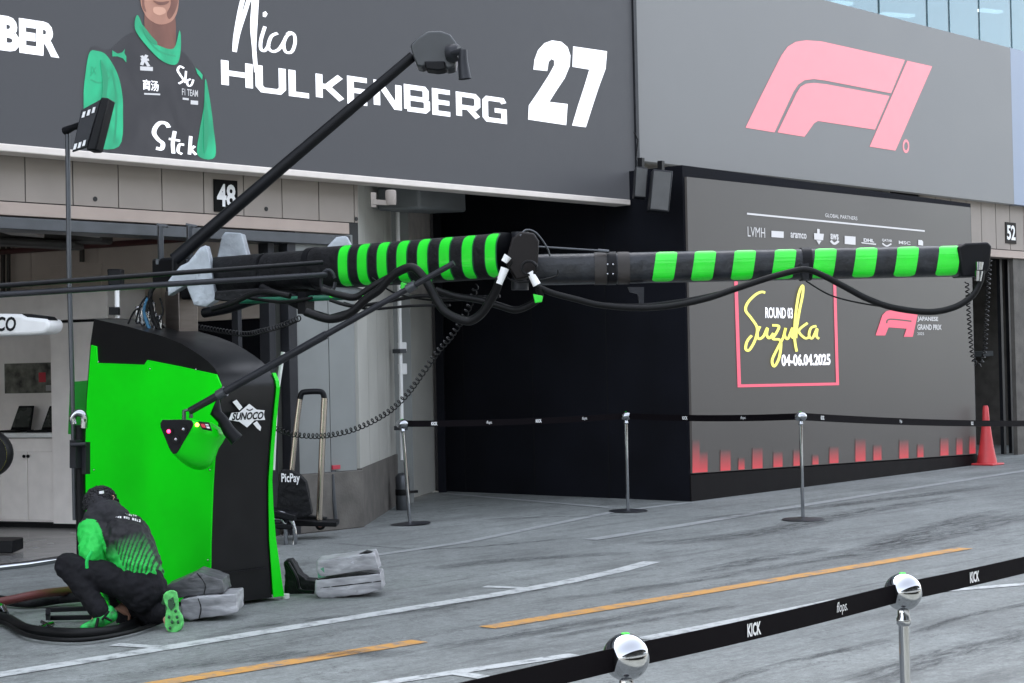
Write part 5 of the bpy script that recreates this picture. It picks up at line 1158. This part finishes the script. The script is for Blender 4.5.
sdv = RT-spd*RT.dot(spd); sdv.normalize()
for i, v in enumerate(jo.data.vertices):
    p = v.co; q = p-CAM; zz = q.dot(FW)
    # cloth coordinates: along the spine and across the back
    s_ = (p-o0).dot(spd)/spl; a_ = (p-o0).dot(sdv)
    # distance to the left arm (green sleeve)
    def dseg(p, a, b): ab = b-a; t_ = max(0, min(1, (p-a).dot(ab)/ab.length_squared)); return (p-(a+ab*t_)).length
    dl = min(dseg(p, shL+(elL-shL)*.1, elL), dseg(p, elL, PD(108,592,11.38)))
    g_ = 0.
    if dl < .098 and (p-chest).dot(RT) < -.10: g_ = 1.
    # hem yoke green fading into bars
    lo = -.10 - .10*a_/.1*.0
    bar = .5+.5*math.sin((a_*1.0-s_*.26)*2*math.pi/.032)
    h_ = (s_-(-.05)); 
    e = 1-max(0, min(1, (s_-.12)/.80)); 
    if -.4 < s_ < .95 and a_ > -.2:
        lft = max(0, min(1, (-a_+.14)/.30))          # solid green to the left, bars to the right
        g_ = max(g_, min(1, (e*1.5)*(lft*1.1+.45) * (1 if (lft > .70 or s_ < .06) else (1 if bar > .42 else .12))))
        if a_ > .13 and s_ > .2: g_ *= .2
    c_ = bcol.lerp(gcol, max(0, min(1, g_))); ca.data[i].color = (*c_, 1)
jl = [[PD(x, y, 11.18) for x, y in q] for q in ([(102,509),(117,511),(117,513.5),(103,511.5)], [(119,511.5),(136,516),(136,517.5),(120,514)], [(112,514.5),(122,516),(122,518.5),(113,517)], [(124,517),(141,521),(141,523),(125,520)])]
# small white back lettering lies on the cloth
from mathutils.bvhtree import BVHTree
bv = BVHTree.FromPolygons([v.co[:] for v in jo.data.vertices], [p.vertices[:] for p in jo.data.polygons])
def drape(px, py, off=.004):
    h_ = bv.ray_cast(CAM, ray(px, py).normalized()); return (h_[0]+h_[1].normalized()*off*(1 if h_[1].dot(FW) < 0 else -1)) if h_[0] is not None else PD(px, py, 11.3)
mb = MB()
for x0, y0, x1, y1, hh in ((103,510,118,512,2.2),(120,512,137,516,2.0),(113,515.5,122,517,1.8),(124,516.5,130,518,2.0),(132,518,141,520.5,2.4),(112,519,140,526,.0)):
    if hh == 0: continue
    K = max(2, int((x1-x0)/2)); 
    for k in range(K):
        xa, xb = x0+(x1-x0)*k/K, x0+(x1-x0)*(k+.72)/K; ya, yb = y0+(y1-y0)*k/K, y0+(y1-y0)*(k+.72)/K
        mb.add([drape(xa, ya), drape(xb, yb), drape(xb, yb+hh), drape(xa, ya+hh)], [(0,1,2,3)])
mb.build('back_lettering', M_wpaint, jo, fix=False)
# hood and curly hair / cap
Mhood = mat('black_hood_cloth', (.012,.012,.015), .8, var=.3, bump=.6, bscale=30)
organic([('e', PD(108, 513, 11.46), (.115,.09,.085), FR), cp(PD(95,518,11.44), PD(119,518,11.44), .07, .07), ('e', headc+FW*-.01+V((0,0,.02)), (.095,.105,.10), FR)], 'hood', Mhood, wk, .008, 5, .008, 16, 8)
hb = MB(); random.seed(4)
for _ in range(1300):
    th = random.uniform(0, 2*math.pi); ph = random.uniform(0, 1.9); dr = FR@V((math.sin(ph)*math.cos(th), math.sin(ph)*math.sin(th), math.cos(ph)))
    c0_ = headc+V((0,0,.018))+FR@V((FR.transposed()@dr).x*0*0+0 for _ in range(3)) if False else headc+V((0,0,.02))
    p_ = c0_+dr*random.uniform(.099, .114); hb.ball(p_, random.uniform(.004, .010), 5, 4)
hb.build('hair', mat('black_hair', (.008,.008,.010), .7, var=.3), wk, True)
mb = MB(); q_ = [PD(x, y, 11.36) for x, y in ((99,491.5),(103,491),(103.5,493.5),(99.5,494))]; mb.prism(q_, FW*.02); mb.build('cap_mark', M_wpaint, wk)
# shoes
Msole = mat('green_sole', (.10, .50, .12), .6, var=.35, scale=30, bump=.4)
sole = [(166,592),(171,590),(176,592),(178,600),(178,610),(182,616),(183.5,624),(181,630),(175,633.5),(168,632),(164.5,626),(165,616),(167,608),(163,600),(163,595)]
sh = organic([cp(PD(171,598,11.18), PD(174,626,11.16), .040, .045), cp(PD(170,598,11.22), PD(168,608,11.28), .045, .05)], 'shoe', mat('grey_green_knit', (.03,.10,.04), .7, var=.4, scale=30), wk, .007, 3)
mb = MB(); mb.prism([PD(x, y, 11.095+(y-590)*.0002) for x, y in resmp(sole, 30)], FW*.03); mb.build('sole', Msole, sh, bevel=.006)
mb = MB(); 
for x_, y_ in ((174,604),(175.5,611),(177,617),(171,600),(178,622),(172,622),(169,617),(170,628)): mb.ball(PD(x_, y_, 11.095), .009, 8, 5, (1,1,1.2))
mb.prism([PD(x, y, 11.09) for x, y in ((168,600),(173,597),(175,606),(171,611),(168,606))], FW*.02)
mb.build('sole_stud', mat('dark_green_rubber', (.02,.07,.03), .6), sh, True)
s2 = organic([cp(PD(111,616,11.15), PD(93,625,11.1), .042, .036), cp(PD(93,625,11.1), PD(84,628,11.08), .034, .026), cp(PD(108,612,11.17), PD(104,618,11.15), .045, .045)], 'shoe', mat('green_black_knit', (.01,.30,.05), .6, var=.9, scale=22), wk, .007, 3)
mb = MB(); mb.prism([PD(x, y, 11.06) for x, y in ((80,630),(90,631),(104,630),(117,625),(117,629),(104,634),(88,635),(80,633))], FW*.09); mb.build('sole', Msole, s2, bevel=.008)
mb = MB(); mb.tube([PD(109,611,11.09), PD(102,620,11.07)], .008); mb.tube([PD(104,617,11.06), PD(112,621,11.07)], .008); mb.tube([PD(98,618,11.07), PD(96,628,11.05)], .01); mb.build('lace', M_rub, s2, True)
mb = MB(); mb.tube(smooth_path([PD(92,551,11.05), PD(87,560,11.04), PD(87,568,11.05)], 4), .010, 8); mb.build('green_cord', M_neonfab, wk, True)
# small green bin between the legs
t = thing('green_bucket', 'small bright green container on the ground between the legs of the worker', 'container', PD(110, 612, 11.95))
bmobj(softbox([PD(x, y, 11.95) for x, y in ((99,590),(124,592),(121,606),(101,606))], FW*.2, .003, 9), 'container', M_neon, t)
